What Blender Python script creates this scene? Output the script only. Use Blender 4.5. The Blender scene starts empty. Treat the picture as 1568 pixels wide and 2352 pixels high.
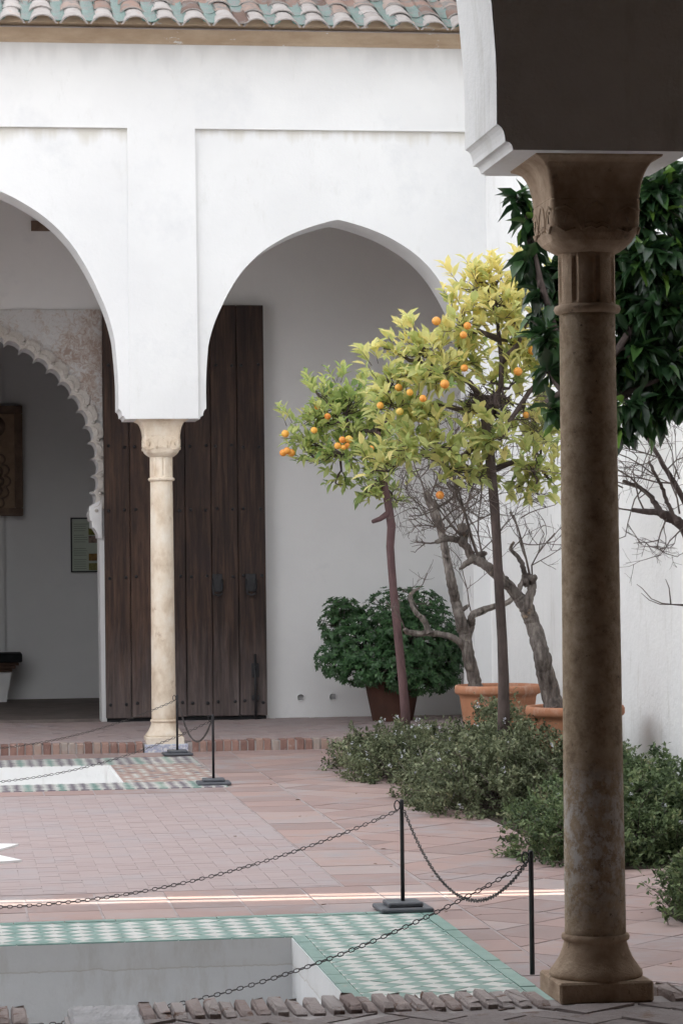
import bpy, bmesh, math, random
import numpy as np
from mathutils import Vector, Matrix
random.seed(7); rng = np.random.default_rng(7)
S = bpy.context.scene
COL = S.collection
R = math.radians

# ------------------------------------------------------------------ camera
F, CX, CY = 6220.0, 784.0, 1176.0          # focal length / centre, in units of a 1568 x 2352 frame
YAW, ROLL, EYE, PITCH = R(8.05), .0115, 1.75, math.atan(120/6220)
cf, sf = math.cos(YAW), math.sin(YAW)
f0 = Vector((sf, cf, 0)); r0 = Vector((cf, -sf, 0)); u0 = Vector((0, 0, 1))
fw = f0*math.cos(PITCH) + u0*math.sin(PITCH); up = u0*math.cos(PITCH) - f0*math.sin(PITCH)
cr = (r0 - up*ROLL).normalized(); cu = (up + r0*ROLL).normalized()
cam = bpy.data.objects.new('camera', bpy.data.cameras.new('camera')); COL.objects.link(cam)
M = Matrix((cr, cu, -fw)).transposed().to_4x4(); M.translation = (0, 0, EYE)
cam.matrix_world = M
cam.data.sensor_fit = 'HORIZONTAL'; cam.data.sensor_width = 36; cam.data.lens = 36*F/1568
cam.data.clip_start = .1; cam.data.clip_end = 600
S.camera = cam

# ------------------------------------------------------------------ light
SUN_EL, SUN_AZ = R(24), R(94.4)             # azimuth measured from +Y towards +X
w = bpy.data.worlds.new('World'); S.world = w; w.use_nodes = True
nt = w.node_tree; nt.nodes.clear()
sky = nt.nodes.new('ShaderNodeTexSky'); sky.sky_type = 'NISHITA'; sky.sun_disc = False
sky.sun_elevation = SUN_EL; sky.sun_rotation = SUN_AZ; sky.dust_density = 6.0; sky.ozone_density = .6
hs = nt.nodes.new('ShaderNodeHueSaturation'); hs.inputs['Saturation'].default_value = .15
bg = nt.nodes.new('ShaderNodeBackground'); bg.inputs['Strength'].default_value = .15
wo = nt.nodes.new('ShaderNodeOutputWorld')
nt.links.new(sky.outputs[0], hs.inputs['Color']); nt.links.new(hs.outputs[0], bg.inputs[0]); nt.links.new(bg.outputs[0], wo.inputs[0])
sl = bpy.data.lights.new('sun', 'SUN'); sl.energy = 2.6; sl.angle = R(.5); sl.color = (1, .93, .80)
so = bpy.data.objects.new('sun', sl); COL.objects.link(so)
sd = Vector((math.sin(SUN_AZ)*math.cos(SUN_EL), math.cos(SUN_AZ)*math.cos(SUN_EL), math.sin(SUN_EL)))
so.rotation_euler = sd.to_track_quat('Z', 'Y').to_euler(); so.location = (30, 0, 20)
S.view_settings.view_transform = 'Standard'; S.view_settings.look = 'None'
S.view_settings.exposure = 2.92; S.view_settings.gamma = 1
S.cycles.use_denoising = True
S.cycles.max_bounces = 10; S.cycles.diffuse_bounces = 6
S.cycles.sample_clamp_indirect = 6

# ------------------------------------------------------------------ helpers
def ray(x, y):
    u = (x-CX)/F; v = (CY-y)/F
    d = fw + cr*u + cu*v
    return d
def at(x, y, Y):
    d = ray(x, y); return Vector((0, 0, EYE)) + d*(Y/d.y)

class MB:
    """collects faces; build() links them as one mesh object"""
    def __init__(s): s.v = []; s.f = []; s.var = []; s.mi = []; s.sm = []
    def face(s, pts, var=0., mi=0, sm=False):
        b = len(s.v); s.v += [tuple(p) for p in pts]; s.f.append(tuple(range(b, b+len(pts)))); s.var.append(var); s.mi.append(mi); s.sm.append(sm)
    def add(s, vs, fs, var=0., mi=0, sm=False):
        b = len(s.v); s.v += [tuple(p) for p in vs]
        for f in fs: s.f.append(tuple(i+b for i in f)); s.var.append(var); s.mi.append(mi); s.sm.append(sm)
    def box(s, x0, y0, z0, x1, y1, z1, var=0., mi=0, bev=0.):
        if bev > 0:
            b = bev
            vs = []
            for z, k in ((z0, b), (z0+b, 0), (z1-b, 0), (z1, b)):
                vs += [(x0+k, y0+b, z), (x0+b, y0+k, z), (x1-b, y0+k, z), (x1-k, y0+b, z), (x1-k, y1-b, z), (x1-b, y1-k, z), (x0+b, y1-k, z), (x0+k, y1-b, z)]
            fs = [tuple(reversed(range(8))), tuple(range(24, 32))]
            for l in range(3):
                for i in range(8):
                    j = (i+1) % 8; fs.append((l*8+i, l*8+j, l*8+8+j, l*8+8+i))
            s.add(vs, fs, var, mi); return
        vs = [(x0,y0,z0),(x1,y0,z0),(x1,y1,z0),(x0,y1,z0),(x0,y0,z1),(x1,y0,z1),(x1,y1,z1),(x0,y1,z1)]
        s.add(vs, [(3,2,1,0),(4,5,6,7),(0,1,5,4),(1,2,6,5),(2,3,7,6),(3,0,4,7)], var, mi)
    def prism(s, poly, y0, y1, var=0., mi=0):
        """poly: (x, z) outline, counter-clockwise seen from -Y"""
        n = len(poly)
        vs = [(x, y0, z) for x, z in poly] + [(x, y1, z) for x, z in poly]
        fs = [tuple(range(n)), tuple(reversed(range(n, 2*n)))]
        for i in range(n):
            j = (i+1) % n; fs.append((j, i, n+i, n+j))
        s.add(vs, fs, var, mi)
    def flat(s, poly, z0, z1, var=0., mi=0):
        """poly: (x, y) outline ccw from above, extruded up"""
        n = len(poly)
        vs = [(x, y, z0) for x, y in poly] + [(x, y, z1) for x, y in poly]
        fs = [tuple(range(n, 2*n))]
        for i in range(n):
            j = (i+1) % n; fs.append((i, j, n+j, n+i))
        s.add(vs, fs, var, mi)
    def loft(s, rings, cap=True, var=0., mi=0, sm=True):
        n = len(rings[0]); vs = [p for r in rings for p in r]; fs = []
        for k in range(len(rings)-1):
            for i in range(n):
                j = (i+1) % n; fs.append((k*n+i, k*n+j, (k+1)*n+j, (k+1)*n+i))
        if cap:
            fs.append(tuple(reversed(range(n)))); fs.append(tuple(range((len(rings)-1)*n, len(rings)*n)))
        s.add(vs, fs, var, mi, sm)
    def lathe(s, prof, c, n=32, **k):
        s.loft([[(c[0]+r*math.cos(2*math.pi*i/n), c[1]+r*math.sin(2*math.pi*i/n), z) for i in range(n)] for r, z in prof], **k)
    def tube(s, pts, rad, n=6, jit=0., var=0., mi=0, cap=True, sm=True):
        pts = [Vector(p) for p in pts]
        if not hasattr(rad, '__len__'): rad = [rad]*len(pts)
        rings = []; ref = Vector((.31, .2, .93))
        for i, p in enumerate(pts):
            t = (pts[min(i+1, len(pts)-1)] - pts[max(i-1, 0)])
            if t.length < 1e-9: t = Vector((0, 0, 1))
            t.normalize()
            a = t.cross(ref)
            if a.length < .05: a = t.cross(Vector((1, 0, 0)))
            a.normalize(); b = t.cross(a)
            rings.append([p + (a*math.cos(2*math.pi*k/n) + b*math.sin(2*math.pi*k/n))*rad[i]*(1+random.uniform(-jit, jit)) for k in range(n)])
        s.loft(rings, cap, var, mi, sm)
    def build(s, name, mats, parent=None, loc=None):
        if not isinstance(mats, (list, tuple)): mats = [mats]
        off = root_loc(parent) if parent is not None else Vector(loc or (0, 0, 0))
        me = bpy.data.meshes.new(name)
        V = np.array(s.v, dtype=np.float64).reshape(-1, 3) - np.array(off)
        me.from_pydata(V.tolist(), [], s.f)
        at_ = me.attributes.new('var', 'FLOAT', 'FACE'); at_.data.foreach_set('value', np.array(s.var, dtype=np.float32))
        for m in mats: me.materials.append(m)
        me.polygons.foreach_set('material_index', np.array(s.mi, dtype=np.int32))
        me.polygons.foreach_set('use_smooth', np.array(s.sm, dtype=bool))
        me.update()
        o = bpy.data.objects.new(name, me); COL.objects.link(o)
        if parent is not None: o.parent = parent
        else: o.location = off
        return o

ROOTS = {}
def root_loc(o):
    while o.parent is not None: o = o.parent
    return Vector(o.location)
def tag(o, label=None, cat=None, group=None, kind=None):
    if label: o['label'] = label
    if cat: o['category'] = cat
    if group: o['group'] = group
    if kind: o['kind'] = kind
    return o
def thing(name, loc, label, cat, group=None):
    o = bpy.data.objects.new(name, None); COL.objects.link(o); o.location = loc; o.empty_display_size = .1
    return tag(o, label, cat, group, 'thing')

# ------------------------------------------------------------------ materials
def nodes(name):
    m = bpy.data.materials.new(name); m.use_nodes = True
    t = m.node_tree; b = t.nodes['Principled BSDF']
    return m, t, b
def N(t, ty, **k):
    n = t.nodes.new(ty)
    for a, v in k.items():
        if a in n.inputs: n.inputs[a].default_value = v
        else: setattr(n, a, v)
    return n
def noise(t, scale, detail=5, rough=.6, vec=None, dist=0.):
    n = N(t, 'ShaderNodeTexNoise'); n.inputs['Scale'].default_value = scale; n.inputs['Detail'].default_value = detail
    n.inputs['Roughness'].default_value = rough; n.inputs['Distortion'].default_value = dist
    if vec is not None: t.links.new(vec, n.inputs['Vector'])
    return n.outputs[0]
def coords(t, sc=(1, 1, 1)):
    g = N(t, 'ShaderNodeNewGeometry'); m = N(t, 'ShaderNodeMapping'); m.inputs['Scale'].default_value = sc
    t.links.new(g.outputs['Position'], m.inputs[0]); return m.outputs[0]
def ramp(t, fac, stops):
    r = N(t, 'ShaderNodeValToRGB'); e = r.color_ramp.elements
    while len(e) < len(stops): e.new(.5)
    for k, (p, c) in enumerate(stops): e[k].position = p; e[k].color = (*c, 1) if len(c) == 3 else c
    t.links.new(fac, r.inputs[0]); return r.outputs[0]
def mix(t, fac, a, b, mode='MIX'):
    n = N(t, 'ShaderNodeMix'); n.data_type = 'RGBA'; n.blend_type = mode
    for i, v in ((0, fac), (6, a), (7, b)):
        if isinstance(v, (int, float)): n.inputs[i].default_value = v
        elif isinstance(v, tuple): n.inputs[i].default_value = (*v, 1)
        else: t.links.new(v, n.inputs[i])
    return n.outputs[2]
def attr(t):
    a = N(t, 'ShaderNodeAttribute'); a.attribute_name = 'var'; return a.outputs['Fac']
def bump(t, b, h, strength=.3, dist=.01):
    n = N(t, 'ShaderNodeBump'); n.inputs['Strength'].default_value = strength; n.inputs['Distance'].default_value = dist
    t.links.new(h, n.inputs['Height']); t.links.new(n.outputs[0], b.inputs['Normal'])
def stone(name, stops, scale=3., sc=(1, 1, 1), rough=.85, bs=.3, bscale=None, bd=.01, usevar=False, second=None, spec=.3, detail=6):
    m, t, b = nodes(name); c = coords(t, sc)
    n = noise(t, scale, detail, .65, c)
    if usevar:
        a = N(t, 'ShaderNodeMath', operation='MULTIPLY_ADD'); t.links.new(n, a.inputs[0]); a.inputs[1].default_value = .5
        a2 = N(t, 'ShaderNodeMath', operation='MULTIPLY'); t.links.new(attr(t), a2.inputs[0]); a2.inputs[1].default_value = .75
        a3 = N(t, 'ShaderNodeMath', operation='SUBTRACT'); t.links.new(a2.outputs[0], a3.inputs[0]); a3.inputs[1].default_value = .12
        t.links.new(a3.outputs[0], a.inputs[2]); n = a.outputs[0]
    col = ramp(t, n, stops)
    if second:                                    # (scale, lo, hi, colour): blotches of wear
        f = ramp(t, noise(t, second[0], 5, .7, coords(t, second[4] if len(second) > 4 else (1, 1, 1))), [(second[1], (0, 0, 0)), (second[2], (1, 1, 1))])
        col = mix(t, f, col, second[3])
    t.links.new(col, b.inputs['Base Color']); b.inputs['Roughness'].default_value = rough; b.inputs['Specular IOR Level'].default_value = spec
    bump(t, b, noise(t, bscale or scale*6, 6, .7, c), bs, bd)
    return m
W1, W2 = (.80, .80, .80), (.86, .86, .855)
white = stone('white_limewash', [(.3, W1), (.7, W2)], .9, bs=.18, bscale=9, bd=.012, second=(1.7, .62, .8, (.74, .745, .755)))
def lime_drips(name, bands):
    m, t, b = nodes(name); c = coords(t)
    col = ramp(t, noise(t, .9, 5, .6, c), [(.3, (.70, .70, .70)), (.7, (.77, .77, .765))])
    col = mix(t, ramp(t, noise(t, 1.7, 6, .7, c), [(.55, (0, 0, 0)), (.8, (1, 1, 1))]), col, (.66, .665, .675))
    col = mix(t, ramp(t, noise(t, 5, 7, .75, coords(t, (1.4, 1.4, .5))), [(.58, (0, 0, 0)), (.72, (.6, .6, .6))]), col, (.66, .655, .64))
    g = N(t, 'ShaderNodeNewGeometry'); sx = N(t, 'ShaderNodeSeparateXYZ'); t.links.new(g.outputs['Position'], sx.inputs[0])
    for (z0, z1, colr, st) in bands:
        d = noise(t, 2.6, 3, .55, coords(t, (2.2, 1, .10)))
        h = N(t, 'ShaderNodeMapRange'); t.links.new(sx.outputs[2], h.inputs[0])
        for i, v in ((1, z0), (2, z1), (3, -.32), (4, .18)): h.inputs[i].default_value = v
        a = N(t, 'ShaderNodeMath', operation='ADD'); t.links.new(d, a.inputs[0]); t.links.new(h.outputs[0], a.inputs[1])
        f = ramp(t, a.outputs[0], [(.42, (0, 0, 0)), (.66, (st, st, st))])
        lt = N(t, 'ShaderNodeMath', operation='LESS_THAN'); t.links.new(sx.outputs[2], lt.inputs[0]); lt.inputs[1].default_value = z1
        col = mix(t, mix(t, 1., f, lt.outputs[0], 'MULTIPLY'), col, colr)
    t.links.new(col, b.inputs['Base Color']); b.inputs['Roughness'].default_value = .9
    bump(t, b, noise(t, 8, 6, .7, c), .25, .014); return m
lime = lime_drips('stained_limewash', ((5.66, 5.89, (.55, .52, .45), .65),))
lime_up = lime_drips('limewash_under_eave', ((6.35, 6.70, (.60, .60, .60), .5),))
white_rough = stone('rough_limewash', [(.3, (.77, .77, .765)), (.7, (.84, .84, .83))], 1.2, bs=.5, bscale=11, bd=.02, second=(2.6, .56, .78, (.62, .61, .58), (2.2, 2.2, .5)))
def pool_plaster():
    m, t, b = nodes('pool_plaster'); c = coords(t)
    col = ramp(t, noise(t, 1.5, 6, .65, c), [(.3, (.64, .645, .65)), (.7, (.75, .755, .76))])
    col = mix(t, ramp(t, noise(t, 2.6, 6, .75, coords(t, (1.6, 1.6, .5))), [(.54, (0, 0, 0)), (.74, (.8, .8, .8))]), col, (.54, .52, .49))
    g = N(t, 'ShaderNodeNewGeometry'); sx = N(t, 'ShaderNodeSeparateXYZ'); t.links.new(g.outputs['Position'], sx.inputs[0])
    h = N(t, 'ShaderNodeMath', operation='MULTIPLY_ADD'); t.links.new(noise(t, 3., 6, .7, coords(t, (1, 1, .1))), h.inputs[0]); h.inputs[1].default_value = .07; t.links.new(sx.outputs[2], h.inputs[2])
    line = N(t, 'ShaderNodeMapRange'); t.links.new(h.outputs[0], line.inputs[0])
    for i, v in ((1, -.13), (2, -.05), (3, 0), (4, 1)): line.inputs[i].default_value = v
    col = mix(t, ramp(t, line.outputs[0], [(.0, (0, 0, 0)), (.44, (0, 0, 0)), (.5, (.75, .75, .75)), (.56, (.2, .2, .2)), (1, (.12, .12, .12))]), col, (.48, .45, .40))
    t.links.new(col, b.inputs['Base Color']); b.inputs['Roughness'].default_value = .85
    bump(t, b, noise(t, 11, 6, .7, c), .35, .015); return m
grey_white = pool_plaster()
old_grey_white = stone('pool_plaster', [(.3, (.66, .67, .69)), (.7, (.76, .77, .79))], 1.5, bs=.2, bscale=14, second=(2.2, .6, .72, (.52, .51, .49), (1, 1, 3)))
tan = stone('tan_plaster', [(.3, (.38, .28, .19)), (.7, (.52, .41, .30))], 2.5, (1, 1, 3), bs=.3, second=(3.2, .62, .66, (.66, .66, .66), (.8, .8, 2.2)))
marble = stone('pale_marble', [(.25, (.56, .43, .31)), (.5, (.76, .65, .52)), (.75, (.86, .79, .69))], 5, (1.5, 1.5, 1), bs=.5, bscale=30, bd=.012, second=(7, .6, .72, (.50, .37, .27)))
oldstone = stone('worn_brown_stone', [(.3, (.27, .18, .115)), (.7, (.52, .395, .285))], 9, bs=.65, bscale=45, bd=.012, second=(11, .62, .7, (.18, .13, .09)))
terracotta = stone('terracotta_pot', [(.3, (.36, .155, .085)), (.7, (.50, .235, .135))], 3, bs=.3, second=(6, .52, .72, (.54, .37, .29), (1, 1, .6)))
brown_pot = stone('dark_terracotta', [(.3, (.07, .035, .025)), (.7, (.12, .055, .04))], 3, bs=.2)
paving = stone('terracotta_paving', [(.1, (.30, .225, .21)), (.4, (.36, .255, .235)), (.65, (.40, .28, .25)), (.9, (.40, .325, .31))], 4, usevar=True, bs=.35, bscale=26, bd=.008, rough=.8, second=(1.5, .5, .68, (.345, .305, .305)))
field = stone('herringbone_brick', [(.1, (.33, .27, .265)), (.45, (.385, .305, .295)), (.9, (.425, .35, .34))], 4, usevar=True, bs=.35, bscale=26, bd=.008, rough=.8, second=(1.1, .48, .68, (.375, .33, .335)))
grout = stone('grey_mortar', [(.3, (.34, .30, .29)), (.7, (.50, .46, .45))], 6, bs=.5)
joint = stone('worn_pale_joint', [(.3, (.30, .25, .245)), (.7, (.43, .37, .36))], 7, bs=.4)
redbrick = stone('red_brick', [(.12, (.22, .13, .11)), (.45, (.34, .205, .17)), (.7, (.38, .27, .225)), (.9, (.37, .325, .295))], 12, usevar=True, bs=.6, bscale=50, bd=.01, second=(9, .6, .7, (.48, .42, .38)))
kerbbrick = stone('worn_kerb_brick', [(.1, (.34, .26, .24)), (.45, (.47, .385, .36)), (.9, (.54, .485, .47))], 14, usevar=True, bs=1., bscale=34, bd=.025, second=(10, .56, .66, (.22, .12, .08)))
oldbrick = stone('worn_grey_brick', [(.1, (.18, .14, .135)), (.45, (.30, .255, .245)), (.9, (.40, .36, .35))], 14, usevar=True, bs=.9, bscale=38, bd=.02, second=(8, .58, .68, (.22, .15, .12)))
soil = stone('dark_soil', [(.3, (.05, .038, .028)), (.7, (.11, .085, .065))], 14, bs=1., bd=.03)
roomfloor = stone('dim_floor', [(.3, (.16, .13, .12)), (.7, (.25, .21, .19))], 5, bs=.3)
brownwall = stone('brown_plaster', [(.3, (.20, .13, .075)), (.7, (.29, .195, .12))], 3, bs=.3)
darkwood = stone('dark_ceiling_wood', [(.3, (.035, .024, .016)), (.7, (.065, .046, .032))], 3, (8, 1, 8), bs=.3)
ground_m = stone('bare_earth', [(.3, (.2, .16, .12)), (.7, (.3, .25, .2))], 1, bs=.3)
tile_w = stone('white_glazed_tile', [(.3, (.60, .60, .56)), (.7, (.72, .72, .69))], 9, usevar=False, rough=.35, bs=.15, second=(6, .64, .7, (.50, .42, .36)), spec=.5)
tile_g = stone('green_glazed_tile', [(.3, (.19, .33, .29)), (.7, (.30, .45, .405))], 9, rough=.3, bs=.15, second=(5, .65, .71, (.46, .37, .30)), spec=.5)
tile_p = stone('purple_glazed_tile', [(.3, (.17, .145, .18)), (.7, (.28, .25, .29))], 9, rough=.35, bs=.15, second=(5, .62, .7, (.44, .36, .32)), spec=.5)
tile_t = stone('worn_tile', [(.3, (.36, .25, .215)), (.7, (.48, .36, .32))], 9, rough=.7, bs=.3, second=(4, .6, .7, (.6, .56, .53)))
blue_tile = stone('blue_white_tile', [(.42, (.68, .68, .69)), (.52, (.32, .36, .52)), (.6, (.7, .7, .7))], 26, rough=.4, bs=.2)
barkred = stone('reddish_bark', [(.3, (.085, .05, .052)), (.7, (.17, .10, .10))], 9, (1, 1, .35), bs=.8, bscale=34, bd=.012)
barkdark = stone('dark_bark', [(.3, (.045, .034, .03)), (.7, (.14, .105, .095))], 9, (1, 1, .35), bs=.8, bscale=34, bd=.012)
barkgrey = stone('grey_bark', [(.32, (.06, .05, .043)), (.5, (.17, .145, .13)), (.68, (.32, .285, .25))], 22, (1, 1, .22), bs=1., bscale=46, bd=.025, second=(5, .62, .68, (.42, .32, .23)))
twigm = stone('twig_bark', [(.3, (.09, .07, .06)), (.7, (.2, .165, .15))], 9, bs=.3)
iron = stone('black_iron', [(.3, (.012, .012, .014)), (.7, (.03, .03, .034))], 12, rough=.5, bs=.2, spec=.5)
base_iron = stone('grey_painted_iron', [(.3, (.075, .08, .092)), (.7, (.15, .158, .175))], 9, rough=.55, bs=.3, second=(9, .62, .7, (.14, .11, .08)))
chain_m = stone('chain_iron', [(.3, (.035, .03, .03)), (.7, (.085, .07, .065))], 30, rough=.5, bs=.2, spec=.5)
board_m = stone('board_sheet', [(.3, (.46, .52, .44)), (.7, (.54, .60, .51))], 2, bs=0.02, rough=.4)
carved = stone('carved_dark_wood', [(.3, (.12, .08, .06)), (.7, (.24, .165, .12))], 6, bs=.6, bscale=30, bd=.02)
black_m = stone('black_cloth_and_gap_shade', [(.3, (.008, .008, .009)), (.7, (.018, .018, .02))], 6, bs=.2)  # bench cover, and the painted shade strip under the door

def wood_door():
    m, t, b = nodes('aged_door_wood')
    c = coords(t, (9, 9, .55)); n1 = noise(t, 2.2, 8, .7, c, .4)
    a = N(t, 'ShaderNodeMath', operation='MULTIPLY_ADD'); t.links.new(n1, a.inputs[0]); a.inputs[1].default_value = .8
    a2 = N(t, 'ShaderNodeMath', operation='MULTIPLY_ADD'); t.links.new(attr(t), a2.inputs[0]); a2.inputs[1].default_value = .13; a2.inputs[2].default_value = .03
    t.links.new(a2.outputs[0], a.inputs[2])
    col = ramp(t, a.outputs[0], [(.30, (.010, .006, .005)), (.44, (.036, .020, .015)), (.56, (.078, .043, .029)), (.74, (.155, .088, .058))])
    col = mix(t, ramp(t, noise(t, 2.2, 6, .75, coords(t, (1.6, 1, .55))), [(.5, (0, 0, 0)), (.7, (.8, .8, .8))]), col, (.028, .017, .017))
    col = mix(t, ramp(t, noise(t, 26, 5, .7, coords(t, (1, 1, .12))), [(.62, (0, 0, 0)), (.72, (.7, .7, .7))]), col, (.006, .004, .004))
    # weathered grey foot of the planks, ragged along the grain
    g = N(t, 'ShaderNodeNewGeometry'); sx = N(t, 'ShaderNodeSeparateXYZ'); t.links.new(g.outputs['Position'], sx.inputs[0])
    n2 = noise(t, 3., 6, .7, coords(t, (5, 5, .5)))
    h = N(t, 'ShaderNodeMath', operation='MULTIPLY_ADD'); t.links.new(n2, h.inputs[0]); h.inputs[1].default_value = 1.5; t.links.new(sx.outputs[2], h.inputs[2])
    f = ramp(t, h.outputs[0], [(.0, (1, 1, 1)), (1., (0, 0, 0))])
    mr = N(t, 'ShaderNodeMapRange'); t.links.new(h.outputs[0], mr.inputs[0])
    for i, v in ((1, .75), (2, 1.9), (3, .75), (4, 0.)): mr.inputs[i].default_value = v
    grey = ramp(t, n1, [(.3, (.075, .058, .055)), (.55, (.17, .14, .135)), (.75, (.26, .22, .21))])
    col = mix(t, mr.outputs[0], col, grey)
    t.links.new(col, b.inputs['Base Color']); b.inputs['Roughness'].default_value = .75
    bump(t, b, n1, .6, .012); return m
door_m = wood_door()

def stucco():
    m, t, b = nodes('carved_stucco')
    c = coords(t); n = noise(t, 15, 8, .75, c, 1.6); big = noise(t, 1.6, 3, .6, c)
    mul = N(t, 'ShaderNodeMath', operation='MULTIPLY'); t.links.new(n, mul.inputs[0]); t.links.new(big, mul.inputs[1])
    col = ramp(t, mul.outputs[0], [(.245, (.68, .675, .67)), (.30, (.59, .53, .49)), (.37, (.44, .34, .29))])
    t.links.new(col, b.inputs['Base Color']); b.inputs['Roughness'].default_value = .9
    bump(t, b, noise(t, 14, 6, .7, c, 1.), .7, .03); return m
stucco_m = stucco()

def near_shaft():
    m, t, b = nodes('lichen_stone')
    c = coords(t); n = noise(t, 15, 10, .78, c)
    col = ramp(t, n, [(.3, (.22, .14, .085)), (.5, (.50, .37, .245)), (.7, (.68, .55, .41))])
    f1 = ramp(t, noise(t, 24, 9, .8, coords(t, (1, 1, .8))), [(.47, (0, 0, 0)), (.56, (1, 1, 1))])
    g = N(t, 'ShaderNodeNewGeometry'); sx = N(t, 'ShaderNodeSeparateXYZ'); t.links.new(g.outputs['Position'], sx.inputs[0])
    band = ramp(t, sx.outputs[2], [(.35, (.1, .1, .1)), (.62, (1, 1, 1)), (.9, (.8, .8, .8)), (1., (.0, .0, .0))])
    f = mix(t, 1., f1, band, 'MULTIPLY')
    col = mix(t, f, col, (.74, .70, .66))
    sp = ramp(t, noise(t, 40, 4, .6, c), [(.66, (0, 0, 0)), (.72, (1, 1, 1))])
    col = mix(t, sp, col, (.14, .10, .07))
    t.links.new(col, b.inputs['Base Color']); b.inputs['Roughness'].default_value = .9
    bump(t, b, noise(t, 30, 8, .8, c), 1., .022); return m
shaft_m = near_shaft()

def leafmat(name, stops, rough=.45, trans=.35, spec=.4, tint=(1, 1, 1)):
    m, t, b = nodes(name); a = attr(t)
    col = ramp(t, a, stops)
    col = mix(t, .35, col, mix(t, noise(t, 60, 3, .6, coords(t)), (.75, .75, .75), (1.35, 1.35, 1.35)), 'MULTIPLY')
    t.links.new(col, b.inputs['Base Color']); b.inputs['Roughness'].default_value = rough; b.inputs['Specular IOR Level'].default_value = spec
    tr = N(t, 'ShaderNodeBsdfTranslucent'); t.links.new(mix(t, 1., col, tint, 'MULTIPLY'), tr.inputs[0])
    ms = N(t, 'ShaderNodeMixShader'); ms.inputs[0].default_value = trans
    t.links.new(b.outputs[0], ms.inputs[1]); t.links.new(tr.outputs[0], ms.inputs[2])
    t.links.new(ms.outputs[0], t.nodes['Material Output'].inputs[0]); return m
leaf_y = leafmat('yellowing_citrus_leaf', [(0, (.23, .33, .11)), (.35, (.49, .55, .21)), (.7, (.75, .72, .31)), (1, (.84, .73, .30))], .4, .55)
leaf_yg = leafmat('green_citrus_leaf', [(0, (.17, .28, .09)), (.5, (.45, .54, .19)), (1, (.72, .70, .28))], .4, .55)
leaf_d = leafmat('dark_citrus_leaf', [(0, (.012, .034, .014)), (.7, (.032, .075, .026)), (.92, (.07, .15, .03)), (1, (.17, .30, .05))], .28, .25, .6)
leaf_p = leafmat('dark_round_bush_leaf', [(0, (.025, .065, .025)), (.7, (.065, .15, .055)), (1, (.12, .24, .09))], .4, .2, .45)
leaf_s = leafmat('grey_green_shrub_leaf', [(0, (.06, .075, .04)), (.5, (.20, .23, .13)), (.85, (.36, .39, .24)), (1, (.42, .37, .24))], .6, .3, .25)
leaf_s2 = leafmat('green_shrub_leaf', [(0, (.05, .075, .038)), (.5, (.165, .23, .105)), (.85, (.29, .35, .17)), (1, (.36, .33, .19))], .6, .3, .25)
flower_m = leafmat('white_petals', [(0, (.75, .75, .8)), (1, (.8, .8, .85))], .7, .3, .2)
def peel():
    m, t, b = nodes('orange_peel'); o = N(t, 'ShaderNodeObjectInfo')
    col = ramp(t, o.outputs['Random'], [(0, (.62, .17, .02)), (.5, (.74, .27, .035)), (.85, (.78, .40, .06)), (1, (.60, .46, .10))])
    col = mix(t, ramp(t, noise(t, 22, 3, .5, coords(t)), [(.35, (0, 0, 0)), (.7, (.6, .6, .6))]), col, (.80, .45, .09))
    t.links.new(col, b.inputs['Base Color']); b.inputs['Roughness'].default_value = .45
    bump(t, b, noise(t, 260, 2, .5, coords(t)), .25, .002); return m
orange_m = peel()
roof_m = stone('pale_roof_tile', [(.15, (.11, .065, .05)), (.5, (.22, .14, .11)), (.8, (.27, .21, .18))], 5, usevar=True, bs=.6, bscale=24, second=(7, .5, .62, (.15, .14, .13)))
roof_end = stone('limewashed_tile_end', [(.3, (.25, .215, .20)), (.7, (.36, .34, .325))], 6, usevar=False, bs=.5, bscale=30, second=(6, .6, .7, (.33, .22, .18)))
roof_g = stone('green_glazed_roof_tile', [(.3, (.032, .078, .064)), (.7, (.075, .145, .12))], 8, rough=.5, bs=.4, second=(10, .5, .6, (.10, .09, .085)), spec=.5)

# ------------------------------------------------------------------ ground and paving
m = MB(); m.box(-150, -150, -1.2, 150, 150, -.9); tag(m.build('ground', ground_m), kind='structure')
P1 = (-2.5, 10.36, 1.53, 12.66); P2 = (-2.3, 22.0, 1.28, 23.95)     # the two pools
m = MB()
xl, xr = -6.6, 5.04
e_ = .12
for (a, b, p) in ((10.1, P1[1]-e_, None), (P1[1]-e_, P1[3]+e_, P1), (P1[3]+e_, P2[1]-e_, None), (P2[1]-e_, P2[3]+e_, P2), (P2[3]+e_, 25.52, None)):
    if p is None: m.box(xl, a, -.85, xr, b, -.0042)
    else: m.box(xl, a, -.85, p[0]-.12, b, -.0042); m.box(p[2]+.12, a, -.85, xr, b, -.0042)
tag(m.build('patio_floor', joint), kind='structure')

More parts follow.
